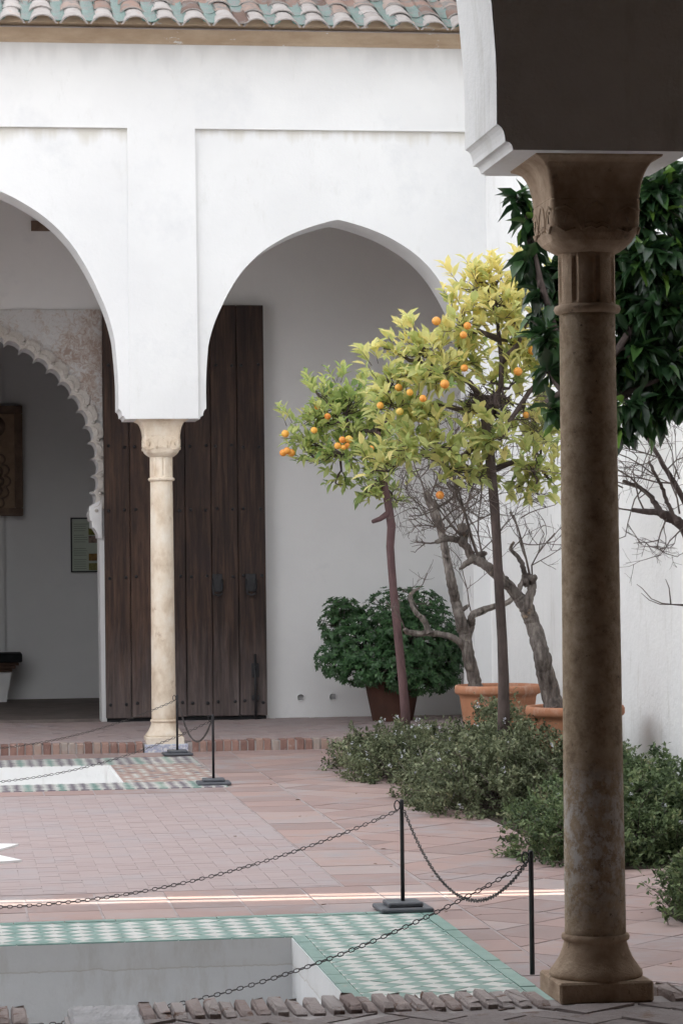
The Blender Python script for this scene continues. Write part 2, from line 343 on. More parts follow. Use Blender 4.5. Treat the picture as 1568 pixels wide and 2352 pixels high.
def clip(poly, x0, y0, x1, y1):
    for ax, lim, sg in ((0, x0, 1), (0, x1, -1), (1, y0, 1), (1, y1, -1)):
        out = []
        for i in range(len(poly)):
            a, b = poly[i], poly[(i+1) % len(poly)]
            da, db = (a[ax]-lim)*sg, (b[ax]-lim)*sg
            if da >= 0: out.append(a)
            if da*db < 0:
                q = da/(da-db); out.append((a[0]+(b[0]-a[0])*q, a[1]+(b[1]-a[1])*q))
        poly = out
        if len(poly) < 3: return []
    return poly
def slab(m, poly, reg, j=.0013, mi=0, z=-.002, var=None, tilt=.001):
    p = clip(poly, *reg)
    if len(p) < 3: return
    z1 = z + random.uniform(-j, j); n = len(p)
    cx = sum(q[0] for q in p)/n; cy = sum(q[1] for q in p)/n
    gx, gy = random.uniform(-tilt, tilt)*3, random.uniform(-tilt, tilt)*3
    top = [(x, y, z1+(x-cx)*gx+(y-cy)*gy) for x, y in p]
    m.add([(x, y, -.014) for x, y in p] + top, [tuple(range(n, 2*n))] + [(i, (i+1) % n, n+(i+1) % n, n+i) for i in range(n)], var if var is not None else random.random(), mi)
def squares(m, reg, s, gap, rot=0., off=(0, 0), asp=1., **k):
    x0, y0, x1, y1 = reg; c, si = math.cos(rot), math.sin(rot); cx, cy = (x0+x1)/2+off[0], (y0+y1)/2+off[1]
    n = int(max(x1-x0, y1-y0)/s)+3
    for i in range(-n, n):
        for jj in range(-n, n):
            u, v = i*s, jj*s*asp; h = s/2-gap/2; hv = s*asp/2-gap/2
            q = [(u-h, v-hv), (u+h, v-hv), (u+h, v+hv), (u-h, v+hv)]
            q = [(cx+a*c-b*si+random.uniform(-.003, .003), cy+a*si+b*c+random.uniform(-.003, .003)) for a, b in q]
            slab(m, q, reg, **k)
def herring(m, reg, W, gap, rot=0., **k):
    x0, y0, x1, y1 = reg; cx, cy = (x0+x1)/2, (y0+y1)/2; c, s_ = math.cos(rot), math.sin(rot)
    n = int(math.hypot(x1-x0, y1-y0)/W/2)+3
    for i in range(-n, n):
        for j in range(-n, n):
            r = (i-j) % 4
            if r == 0: q = (i, j, i+2, j+1)
            elif r == 2: q = (i, j-1, i+1, j+1)
            else: continue
            g = gap/2
            a0, b0, a1, b1 = q[0]*W+g, q[1]*W+g, q[2]*W-g, q[3]*W-g
            pts = [(a0, b0), (a1, b0), (a1, b1), (a0, b1)]
            pts = [(cx+a*c-b*s_+random.uniform(-.002, .002), cy+a*s_+b*c+random.uniform(-.002, .002)) for a, b in pts]
            slab(m, pts, reg, var=.34+.32*random.random(), **k)
FX = 2.04
m = MB(); herring(m, (-6, 14.62, FX, 20.92), .115, .004, 0, j=.0005, tilt=.0012)
tag(m.build('herringbone_paving', field), kind='structure')
m = MB()
squares(m, (-6, 13.47, 2.50, 14.60), .372, .013, off=(.03, .02))
squares(m, (2.34, 10.2, 2.50, 13.46), .372, .013, off=(.1, 0))
squares(m, (FX+.01, 14.62, 2.50, 21.32), .44, .013, off=(0, .05))
squares(m, (-6, 20.94, FX, 21.34), .39, .014, off=(.08, 0))
squares(m, (2.13, 21.33, 2.50, 25.5), .40, .013)
squares(m, (-6, 24.88, 2.12, 25.5), .40, .014, off=(0, .03))
squares(m, (2.515, 10.2, 3.44, 13.28), .40, .010, rot=R(44))
squares(m, (2.515, 13.285, 4.4, 15.02), .40, .010, rot=R(44))
squares(m, (2.515, 15.025, 3.56, 25.5), .40, .010, rot=R(44))
tag(m.build('terracotta_paving', paving), kind='structure')
m = MB(); m.box(3.57, 15.03, -.02, 5.04, 25.5, .004); m.box(3.45, 10.3, -.02, 5.04, 13.27, .004); tag(m.build('planting_bed', soil), kind='structure')
# sun does not reach here: raised floors of the two galleries
m = MB(); m.box(-8, 25.62, -.8, 8, 29.05, .085)
tag(m.build('far_gallery_floor', grout), kind='structure')
m = MB()
def rise(m, reg, z, W, gap, rot, j, tilt=.003):
    k = MB(); herring(k, reg, W, gap, rot, j=j, tilt=tilt)
    k.v = [(x, y, zz+z) for x, y, zz in k.v]; m.add(k.v, k.f); m.var[-len(k.f):] = k.var; 
rise(m, (-4, 25.68, 6, 29.03), .1, .15, .009, R(45), .003)
tag(m.build('far_gallery_paving', field), kind='structure')
m = MB(); x = -4.
while x < 5.0:                                   # kerb of bricks on edge
    wd = .064 + random.uniform(-.006, .006); h = .098 + random.uniform(-.012, .006)
    if not (1.70 < x < 2.12):
        m.box(x, 25.515+random.uniform(-.008, .008), -.01, x+wd, 25.70, h, random.random(), bev=.007)
    x += wd + random.uniform(.010, .018)
k = MB(); k.box(-4, 25.53, -.01, 1.70, 25.69, .085); k.box(2.12, 25.53, -.01, 5.0, 25.69, .085); tag(k.build('far_kerb_mortar', grout), kind='structure')
tag(m.build('far_brick_kerb', redbrick), kind='structure')
# near gallery
NZ = .115
m = MB(); m.box(-6.6, -3, -.8, 5.04, 9.86, NZ-.02); m.box(-6.6, 9.86, -.8, .24, 10.05, NZ-.02); m.box(.37, 9.86, -.8, 5.04, 10.05, NZ-.02); tag(m.build('near_gallery_floor', grout), kind='structure')
m = MB()
rise(m, (-3, 6.0, 4.5, 9.86), NZ-.012, .15, .012, R(38), .006, .010)
tag(m.build('near_gallery_paving', oldbrick), kind='structure')
m = MB(); x = -1.2
while x < 4.2:
    wd = .053 + random.uniform(-.006, .006)
    if not (.22 < x < .64) and not (2.17 < x < 2.6):
        dx = 0; y0 = 10.20+random.uniform(-.012, .012); y1 = 9.87; z0 = -.02; z1 = NZ+.012+random.uniform(-.01, .008)
        p = [(x, y0), (x-dx*.3, y1), (x+wd-dx*.3, y1), (x+wd, y0)]
        q = [(a+random.uniform(-.004, .004), b) for a, b in p]
        b = MB(); b.box(0, 0, 0, 1, 1, 1, bev=.12)
        vs = []
        for (u, v, ww) in b.v:
            ax = q[1][0]*(1-u)+q[2][0]*u; bx = q[0][0]*(1-u)+q[3][0]*u
            vs.append((ax*(1-v)+bx*v, y1*(1-v)+y0*v, z0*(1-ww)+z1*ww - (0.012*random.random() if ww > .9 else 0)))
        m.add(vs, b.f, random.random())
    x += wd + random.uniform(.007, .016)
tag(m.build('near_brick_kerb', kerbbrick), kind='structure')
m = MB(); n1, n2 = 26, 16; vs = []                    # lumpy mortar repair over the kerb
for a in range(n1+1):
    for b in range(n2+1):
        e_ = min(a, n1-a, b, n2-b); x, y = .375+.28*a/n1, 9.60+.585*b/n2
        vs.append((x+random.gauss(0, .002), y+random.gauss(0, .003), -.02 if e_ == 0 else NZ+.006+random.gauss(0, .0009)+.003*math.sin(a*.9)*math.sin(b*.7)-(.012 if e_ == 1 else 0)))
m.add(vs, [(a*(n2+1)+b, (a+1)*(n2+1)+b, (a+1)*(n2+1)+b+1, a*(n2+1)+b+1) for a in range(n1) for b in range(n2)])
tag(m.build('kerb_mortar_patch', stone('pale_mortar', [(.3, (.34, .33, .335)), (.7, (.52, .51, .52))], 9, bs=.5, bscale=24, bd=.015)), kind='structure')

# ------------------------------------------------------------------ pools
def pool(P, depth, label, wall):
    root = thing('pool', (P[0], P[1], 0), label, 'pool')
    m = MB(); x0, y0, x1, y1 = P; t = .118
    m.box(x0, y1, -depth, x1, y1+t, -.002); m.box(x0, y0-t, -depth, x1, y0, -.03 if y0 < 11 else -.002)
    m.box(x1, y0-t, -depth, x1+t, y1+t, -.003); m.box(x0-t, y0-t, -depth, x0, y1+t, -.003)
    m.box(x0-t, y0-t, -depth-.08, x1+t, y1+t, -depth)
    m.build('basin', wall, root); return root
rp = pool(P1, .62, 'near empty white pool behind the chain, edged with green and white diamond tiles', grey_white)
A = .125
m = MB(); mm = (tile_w, tile_g)
def diamonds(m, reg, a, colour, z=.003):
    h = a/2 - .0018
    for i in range(int(reg[0]/a*2)-2, int(reg[2]/a*2)+3):
        for j in range(int(reg[1]/a*2)-2, int(reg[3]/a*2)+3):
            if (i+j) % 2: continue
            cx, cy = i*a/2, j*a/2
            c = colour(i, j)
            slab(m, [(cx-h, cy), (cx, cy-h), (cx+h, cy), (cx, cy+h)], reg, j=.001, mi=c, z=z, tilt=.003)
cw = lambda i, j: (0 if i % 2 else 1) if random.random() > .012 else 1
diamonds(m, (-3.0, 12.70, 2.265, 13.39), A, cw)
diamonds(m, (1.60, 10.21, 2.265, 12.698), A, cw)
k = MB()
for (a, b, c, d) in ((2.27, 10.21, 2.335, 13.46), (-3, 13.395, 2.268, 13.46), (1.535, 10.21, 1.595, 12.665), (-3, 12.665, 2.268, 12.695)):
    horiz = (c-a) > (d-b); L = (c-a) if horiz else (d-b); q = 0
    while q < L:
        e = min(q+.25, L)
        r_ = (a+q+.002, b, a+e-.002, d) if horiz else (a, b+q+.002, c, b+e-.002)
        slab(m, [(r_[0], r_[1]), (r_[2], r_[1]), (r_[2], r_[3]), (r_[0], r_[3])], (-9, 0, 9, 99), j=.0015, mi=1, z=.004); q = e
m.build('tile_border', mm, rp)
rp2 = pool(P2, .5, 'far shallow white pool with purple, green and white tiles by the far arcade', white_rough)
m = MB(); B = .088
def cp(i, j):
    k = (i//2) % 3
    if i % 2: return 0
    return 1 if k == 0 else 2
def cworn(i, j): return 0 if random.random() < .33 else 3
diamonds(m, (-3.2, 23.97, 2.09, 24.84), B, cp)
diamonds(m, (-3.2, 21.37, 2.09, 21.98), B, cp)
diamonds(m, (1.31, 21.985, 2.09, 23.965), B, lambda i, j: 0 if (i % 2 and random.random() < .5) else (3 if random.random() < .9 else 2))
m.build('tile_border', (tile_w, tile_g, tile_p, tile_t), rp2)
# star shaped white slab on the patio
m = MB(); pts = []
for k in range(16):
    r_ = 1.24 if k % 2 == 0 else .95; a = R(22.5*k+22.5); pts.append((-.79+r_*math.cos(a), 16.73+r_*math.sin(a)))
m.flat(pts, -.01, .012); tag(m.build('star_slab', white, loc=(-.79, 16.73, 0)), 'white eight pointed star slab set in the brick patio at its left edge', 'floor star', kind='thing')
bpy.data.objects['star_slab']
# ------------------------------------------------------------------ arcades
PROF = [(1.273, 3.243), (1.273, 3.45), (1.266, 3.62), (1.255, 3.75), (1.241, 3.861), (1.192, 4.032), (1.113, 4.213), (1.016, 4.394), (.894, 4.566), (.719, 4.731), (.492, 4.87), (.283, 4.958), (.108, 5.011), (.045, 5.027), (0, 5.034)]
def smoothprof():
    P = [Vector(p) for p in PROF]; out = []
    for i in range(len(P)-1):
        p0, p1, p2, p3 = P[max(i-1, 0)], P[i], P[i+1], P[min(i+2, len(P)-1)]
        for q in range(4):
            t = q/4; out.append(tuple(.5*((2*p1) + (-p0+p2)*t + (2*p0-5*p1+4*p2-p3)*t*t + (-p0+3*p1-3*p2+p3)*t**3)))
    out.append(tuple(P[-1])); return out
SP = smoothprof()
def arch_edge(c, hs, apex, z0):
    """outline from left springing to right springing; z0 impost height"""
    d = z0-3.14; kx = hs/1.273; kz = (apex-3.62-d)/(5.034-3.62)
    right = []
    for x, z in SP:
        zz = z+d if z < 3.62 else 3.62+d+(z-3.62)*kz
        right.append((x*kx, zz))
    # corbel under the springing (offset from arch edge, z above impost)
    corb = [(.060, 0.), (.058, .012), (.053, .022), (.046, .028), (.031, .031), (.030, .050), (.025, .068), (.018, .082), (.008, .091), (0, .095)]
    R_ = [(hs+o, z0+h) for o, h in corb] + [q for q in right if q[1] > z0+.13]
    L_ = [(-x, z) for x, z in R_]
    pts = L_ + R_[::-1][1:]
    return [(c+x, z) for x, z in pts]
def arcade_mesh(x0, x1, arches, z0, zf, ztop, yb, yf, pil_y, piers, band_z, endpier=True):
    """arches: (centre, half span, apex); outline goes along the underside"""
    m = MB(); poly = [(x0, zf)]
    arches = sorted(arches)
    pts = []
    for c, hs, ap in arches: pts += arch_edge(c, hs, ap, z0)
    first, last = arches[0], arches[-1]
    i0 = next(i for i, p in enumerate(pts) if p[1] > z0+.125); pts = pts[i0:]
    pts = pts[:len(pts)-10]
    poly += [(pts[0][0], zf)] + pts + [(pts[-1][0], zf), (x1, zf), (x1, ztop), (x0, ztop)]
    m.prism(poly, yf, yb)
    return m, poly
ZI = 3.14
YF = 25.45
far = thing('arcade_building', (1.9, 25.75, 0), 'white arcade with two pointed arches and a tiled roof across the patio', 'building')
arches = [(-3.66, 1.273, 5.034), (-.03, 1.53, 5.42), (3.60, 1.273, 5.034)]
m, _ = arcade_mesh(-6.6, 5.05, arches, ZI, .02, 6.84, 26.05, YF+.04, YF, None, 5.9)
def plate(m, x0, z0, x1, z1, y, d, bev=.012):
    m.prism([(x0, z0), (x1, z0), (x1, z1), (x0, z1)], y, y+d)
m.prism([(-6.6, 5.885), (-2.255, 5.885), (-2.25, ZI), (-1.60, ZI), (-1.605, 5.885), (1.605, 5.885), (1.60, ZI), (2.25, ZI), (2.245, 5.885), (5.05, 5.885), (5.05, 6.84), (-6.6, 6.84)], YF, YF+.04, mi=1)
m.build('arcade_wall', (lime, lime_up), far)
m = MB()
prof = [(25.440, 6.68), (25.425, 6.70), (25.40, 6.712), (25.36, 6.76), (25.31, 6.80), (25.22, 6.83), (25.22, 6.87), (25.449, 6.87), (25.449, 6.68)]
n = len(prof)
m.add([(-6.6, y, z) for y, z in prof] + [(5.05, y, z) for y, z in prof], [(i, n+i, n+(i+1) % n, (i+1) % n) for i in range(n)] + [tuple(range(n)), tuple(reversed(range(n, 2*n)))])
m.build('frieze', tan, far)
# tiled roof: curved cover tiles over green channels
m = MB(); sl_ = R(24); SPC = .283
def halftube(m, x, y, z, L, r0_, r1_, th, up_, var, mi, lift=0.):
    c, s_ = math.cos(sl_), math.sin(sl_); n = 9; outer = []; rings = []
    for (d, r_) in ((0, r0_), (L, r1_)):
        for rr in (r_, r_-th):
            ring = []
            for k in range(n):
                a = math.pi*k/(n-1); px = math.cos(a)*rr*1.08; pz = math.sin(a)*rr*.80
                if up_ and (k in (0, n-1)): px *= 1.12
                if not up_: pz = -pz*.62
                ring.append((x+px, y+d*c - pz*s_*.4, z+d*s_+pz*c+lift))
            rings.append(ring)
    vs = [p for r in rings for p in r]; fs = []
    for k in range(n-1):
        fs.append((k, k+1, 2*n+k+1, 2*n+k) if not up_ else (k+1, k, 2*n+k, 2*n+k+1))
        fs.append((n+k, n+k+1, 3*n+k+1, 3*n+k) if up_ else (n+k+1, n+k, 3*n+k, 3*n+k+1))
    m.add(vs, fs, var, mi, True)
    m.add(rings[0]+rings[1], [(k, k+1, n+k+1, n+k) for k in range(n-1)], var, mi if mi != 0 else 2)
x = -4.0; ci = 0
while x < 6.5:
    for row in range(7):
        d = row*.36; y = 25.02+random.uniform(-.02, .02)+d*math.cos(sl_); z = 6.775+d*math.sin(sl_)
        v = random.random(); mi = 2 if (row == 0 or (row == 1 and random.random() < .35)) else 0
        halftube(m, x+random.uniform(-.008, .008), y, z, .44, .112+random.uniform(-.004, .004), .088, .016, True, v, mi, .0)
        halftube(m, x+SPC/2+random.uniform(-.006, .006), y-.005, z+.058, .44, .078, .07, .018, False, random.random(), 1 if random.random() < (.95 if row < 2 else .25) else 0)
    m.add([(x+math.cos(math.pi*k/8)*.122, 25.13, 6.81+math.sin(math.pi*k/8)*.088) for k in range(9)], [tuple(reversed(range(9)))], .3, 3)
    x += SPC
rf = m.build('roof', (roof_m, roof_g, roof_end, tan), far)
m = MB(); c, s_ = math.cos(sl_), math.sin(sl_)
m.add([(-6.6, 25.24, 6.79), (6.6, 25.24, 6.79), (6.6, 25.24+4*c, 6.79+4*s_), (-6.6, 25.24+4*c, 6.79+4*s_), (-6.6, 25.24, 6.78), (6.6, 25.24, 6.78), (6.6, 25.24+4*c, 6.62+4*s_), (-6.6, 25.24+4*c, 6.62+4*s_)], [(0, 1, 2, 3), (7, 6, 5, 4), (0, 4, 5, 1), (1, 5, 6, 2), (2, 6, 7, 3), (3, 7, 4, 0)])
m.build('roof_deck', grout, rf)

# gallery back wall with the lobed doorway, gallery ceiling
YB = 29.05
gal = thing('gallery_wall', (0, YB, .085), 'white wall at the back of the far gallery with a lobed stucco doorway', 'wall')
def lobes(cx, cz, Rr, a0, a1, n, lr):
    """scalloped intrados from angle a0 to a1 (degrees)"""
    pts = []
    for k in range(n):
        b0 = a0+(a1-a0)*k/n; b1 = a0+(a1-a0)*(k+1)/n
        p = Vector((math.cos(R(b0))*Rr, math.sin(R(b0))*Rr)); q = Vector((math.cos(R(b1))*Rr, math.sin(R(b1))*Rr))
        mid = (p+q)/2; half = (q-p).length/2; out = mid.normalized(); tan_ = (q-p).normalized()
        for s in range(7):
            t = math.pi*(s/7); pts.append((cx+mid.x - tan_.x*half*math.cos(t)*.92 + out.x*half*math.sin(t)*lr, cz+mid.y - tan_.y*half*math.cos(t)*.92 + out.y*half*math.sin(t)*lr))
        pts.append((cx+q.x*.985, cz+q.y*.985))
    return pts
DC, DZ, DR = -.03, 2.78, 1.475
def door_outline(Rr, n=30, lr=.5):
    arc = lobes(DC, DZ, Rr, -16, 196, n, lr)
    cor = [(1.52, 2.06), (1.505, 2.06), (1.50, 2.10), (1.48, 2.14), (1.46, 2.17), (1.44, 2.17), (1.44, 2.24), (1.42, 2.25), (1.41, 2.33), (1.425, 2.36)]
    Rt = [(DC+x, z) for x, z in cor]; L = [(DC-x, z) for x, z in cor]
    return Rt, arc, L[::-1]
Rt, arc, Lt = door_outline(DR)
m = MB()
m.prism([(1.50, .085), (8, .085), (8, 6.3), (DC, 6.3)] + [p for p in arc if p[0] > DC][::-1] + Rt[::-1] + [], YB, YB+.5)
m.prism([(-8, .085), (-1.55, .085)] + Lt[::-1] + [p for p in arc if p[0] <= DC][::-1] + [(DC, 6.3), (-8, 6.3)], YB, YB+.5)
m.build('wall', white, gal)
m = MB()                                          # stucco field, a thin layer proud of the wall
outer = [(DC+(x-DC)*1.0, z) for x, z in lobes(DC, DZ, DR+.105, -16, 196, 30, .35)]
m.prism([(1.535, 2.4), (1.535, 4.51), (DC, 4.51)] + [p for p in outer if p[0] > DC and p[1] > 2.4][::-1], YB-.02, YB-.001)
m.prism([(-1.595, 4.51), (-1.595, 2.4)] + [p for p in outer if p[0] <= DC and p[1] > 2.4][::-1] + [(DC, 4.51)], YB-.02, YB-.001)
sp_ = m.build('stucco_panel', stucco_m, gal)
trim = stone('stucco_trim', [(.3, (.56, .51, .46)), (.7, (.72, .69, .65))], 12, bs=.7, bscale=40, bd=.02)
m = MB()                                          # scalloped ring: two strings of lobes
inn = lobes(DC, DZ, DR+.0, -16, 196, 30, .5); out_ = lobes(DC, DZ, DR+.10, -16, 196, 30, .6)
vs = []; fs = []; n = len(inn)
for y in (YB-.05, YB):
    vs += [(x, y, z) for x, z in inn] + [(x, y, z) for x, z in out_]
for i in range(n-1):
    fs += [(i+1, i, n+i, n+i+1), (2*n+i, 2*n+i+1, i+1, i), (n+i, 3*n+i, 3*n+i+1, n+i+1)]
m.add(vs, fs)
for k in range(31):                               # small rosettes between the lobes
    a = R(-16+212*k/30); cx, cz = DC+math.cos(a)*(DR+.075), DZ+math.sin(a)*(DR+.075)
    m.tube([(cx, YB-.075, cz), (cx, YB-.02, cz)], [.016, .03], 8)
for k in range(30):                               # raised beads inside the lobes
    b = R(-16+212*(k+.5)/30)
    pts = [(DC+math.cos(b)*(DR+.03)+math.cos(b+q)*.065, YB-.052, DZ+math.sin(b)*(DR+.03)+math.sin(b+q)*.065) for q in [R(-80+20*t) for t in range(9)]]
    m.tube(pts, .008, 5)
m.build('lobed_arch', trim, gal)
m = MB(); m.prism([(DC+x, z) for x, z in [(1.412, 2.40), (1.412, 2.33), (1.42, 2.25), (1.44, 2.24), (1.44, 2.17), (1.46, 2.17), (1.48, 2.14), (1.50, 2.10), (1.505, 2.06), (1.545, 2.06), (1.545, 2.47), (1.51, 2.45)]], YB-.058, YB+.0); m.build('impost', white, gal)
m = MB()
m.box(-8, 25.0+1.1, 5.95, 8, YB+.5, 6.15); tag(m.build('gallery_ceiling', brownwall), 'dark wooden ceiling of the far gallery above the arches', 'ceiling', kind='structure')
m = MB(); m.box(5.6, 26.05, .09, 6, YB, 5.95); m.box(-8, 26.05, .09, -7.6, YB, 5.95); tag(m.build('gallery_end_wall', white), 'white end walls closing the far gallery', 'wall', kind='structure')
m = MB(); m.box(.795, YB-.05, 5.35, 1.0, YB, 5.455); m.box(.82, YB-.07, 5.365, .975, YB-.05, 5.44); m.box(.845, YB-.08, 5.385, .95, YB-.07, 5.42)
tag(m.build('carved_bracket', carved, loc=(.9, YB, 5.4)), 'small dark carved block high on the gallery wall inside the left arch', 'bracket', kind='thing')
# room behind the doorway
m = MB(); m.box(-5, 29.55, -.3, 5, 34.7, .10); tag(m.build('inner_room_floor', roomfloor), kind='structure')
m = MB(); m.box(-5, 34.25, .1, 5, 34.7, 5.2); m.box(-5, 34.12, .1, .56, 34.25, 5.2); m.box(-5, 29.55, .1, -4.6, 34.25, 5.2); m.box(4.6, 29.55, .1, 5, 34.25, 5.2)
tag(m.build('inner_wall', white, loc=(0, 34.4, .1)), 'shaded white wall seen inside the dark doorway', 'wall', kind='thing')
m = MB(); m.box(-5, 29.55, 5.2, 5, 34.7, 5.4); tag(m.build('inner_ceiling', darkwood), kind='structure')

# carved dark niche panel on the inner wall
np_ = thing('carved_niche', (.35, 34.1, 2.4), 'dark carved wooden panel with a lobed arch on the inner room wall', 'wall panel')
m = MB(); Y = 34.08
for (a, b, c, d) in ((-.7, 2.40, .80, 2.50), (-.7, 3.68, .80, 3.78), (.70, 2.50, .80, 3.68), (-.7, 2.5, -.6, 3.68)): m.box(a, Y-.06, b, c, Y+.04, d, bev=.01)
m.build('frame', carved, np_)
m = MB(); m.box(-.6, Y, 2.5, .70, Y+.035, 3.68); m.build('back', stone('panel_back', [(.3, (.22, .15, .10)), (.7, (.36, .26, .18))], 6, bs=.4), np_)
m = MB(); pts = lobes(.05, 2.85, .45, -40, 220, 17, 1.0)
m.tube([(x, Y-.02, z) for x, z in pts], .018, 6); m.tube([(x, Y-.02, z) for x, z in lobes(.05, 2.85, .53, -40, 220, 17, 1.0)], .012, 6); m.build('lobed_arch', carved, np_)
m = MB(); m.lathe([(.14, 0), (.14, .03), (.06, .05)], (0, 0), 24); m.v = [(.45+x, Y-z, 3.52+y) for x, y, z in m.v]; m.build('rosette', carved, np_)
# bench with brown corbelled edge and black cover
bt = thing('bench', (.3, 33.85, .1), 'white plastered bench with brown boards and a black cover in the inner room', 'bench')
m = MB(); m.prism([(-.6, .1), (.57, .1), (.63, .47), (-.6, .47)], 33.62, 34.11); m.build('base', white, bt)
m = MB()
for k, (d, z) in enumerate(((.64, .47), (.68, .51), (.72, .55))): m.box(-.6, 33.58-.02*k, z, d, 34.11, z+.036, bev=.006)
m.build('brown_boards', stone('brown_board', [(.3, (.07, .04, .03)), (.7, (.13, .075, .055))], 5, bs=.3), bt)
m = MB(); m.box(-.6, 33.5, .588, .76, 34.11, .70, bev=.012); m.build('cover', black_m, bt)
# framed information panel
ip = thing('information_panel', (1.58, 34.2, 1.7), 'framed pale green information panel hanging in the dark room', 'information panel')
Y = 34.22
m = MB(); x0, x1, z0, z1 = 1.395, 1.765, 1.685, 2.375
for (a, b, c, d) in ((x0, z0, x1, z0+.018), (x0, z1-.018, x1, z1), (x0, z0+.018, x0+.018, z1-.018), (x1-.018, z0+.018, x1, z1-.018)): m.box(a, Y-.02, b, c, Y+.02, d)
m.build('frame', iron, ip)
m = MB(); m.box(x0+.018, Y, z0+.018, x1-.018, Y+.015, z1-.018); m.build('sheet', board_m, ip)
m = MB()
for k in range(21):
    z = 2.29-.028*k
    if k in (4, 9, 10, 15): continue
    m.box(x0+.04, Y-.0035, z, x0+.04+random.uniform(.13, .19), Y-.001, z+.006)
m.build('printed_text', stone('grey_print', [(.3, (.18, .2, .17)), (.7, (.22, .24, .2))], 3, bs=0), ip)
for k, (z, c1) in enumerate(((2.20, (.10, .10, .025)), (2.10, (.16, .12, .10)), (1.875, (.14, .085, .03)), (1.755, (.13, .125, .05)))):
    m = MB(); m.box(1.62, Y-.004, z-.045, 1.725, Y-.001, z+.045)
    m.build('picture', stone('print_%d' % k, [(.35, c1), (.6, tuple(q*2.2 for q in c1))], 22, bs=0), ip)

# ------------------------------------------------------------------ plank door leaf
YD = 28.88
dr = thing('plank_door', (2.4, YD+.05, .1), 'tall dark brown plank door with iron studs opened flat against the white wall', 'door')
m = MB(); seams = [1.535, 1.81, 2.105, 2.40, 2.68, 2.965, 3.262]
for a, b in zip(seams[:-1], seams[1:]):
    m.box(a+.003, YD+random.uniform(0, .006), .135+random.uniform(0, .012), b-.003, YD+.09, 4.545, random.random(), bev=.005)
m.build('leaf', door_m, dr)
m = MB(); m.box(1.55, YD+.03, .086, 3.25, YD+.12, .133); m.build('gap_shade', black_m, dr)  # black strip standing in for the shade in the gap under the door
proto = None
for z in (.29, 1.635, 2.35, 3.03, 3.9):
    for a, b in zip(seams[:-1], seams[1:]):
        for xx in (a+.055, b-.055):
            if proto is None:
                m = MB(); prof = [(.018, 0), (.018, .003), (.013, .011), (.006, .015), (.001, .016)]
                m.lathe(prof, (0, 0), 12); m.v = [(x, -q, y) for x, y, q in m.v]
                base = Vector(dr.location); m.v = [(x+base.x, y+base.y, z_+base.z) for x, y, z_ in m.v]
                proto = m.build('stud', iron, dr); o = proto
            else:
                o = proto.copy(); COL.objects.link(o); o.parent = dr
            o.location = (xx-dr.location.x+random.uniform(-.008, .008), YD-dr.location.y-.0, z-dr.location.z+random.uniform(-.012, .012))
for xx in (2.735, 3.095):
    m = MB(); m.box(xx-.055, YD-.012, 1.47, xx+.055, YD, 1.66, bev=.004)
    kn = m.build('knocker', iron, dr)
    m = MB(); m.tube([(xx-.05, YD-.02, 1.60), (xx-.052, YD-.045, 1.5), (xx-.045, YD-.05, 1.445), (xx, YD-.05, 1.43), (xx+.045, YD-.05, 1.445), (xx+.052, YD-.045, 1.5), (xx+.05, YD-.02, 1.60)], .011, 8); m.build('ring', iron, kn)
m = MB(); m.tube([(3.13, YD-.03, .095), (3.13, YD-.03, .80)], .013, 8); m.box(3.09, YD-.02, .55, 3.17, YD, .70, bev=.004); m.box(3.09, YD-.02, .30, 3.17, YD, .36, bev=.004); m.tube([(3.13, YD-.04, .66), (3.13, YD-.09, .66)], .012, 8)
m.build('drop_bolt', iron, dr)
for k, xx in enumerate((3.64, 3.99)):
    m = MB(); z = .315
    m.lathe([(.045, 0), (.045, .012), (.036, .014), (.036, .004), (.0, .004)], (0, 0), 20, cap=False)
    m.v = [(xx+x, YB-q, z+y) for x, y, q in m.v]
    rr = thing('wall_vent', (xx, YB, z), ('small round white wall vent nearer the plank door', 'small round white wall vent nearer the round potted bush')[k], 'vent', 'round vents low in the gallery wall')
    m.build('ring', white, rr)
    m = MB()
    for q in (-.022, -.008, .006, .020): m.box(xx-.03, YB-.010, z+q, xx+.03, YB-.005, z+q+.006)
    m.build('grille', iron, rr)

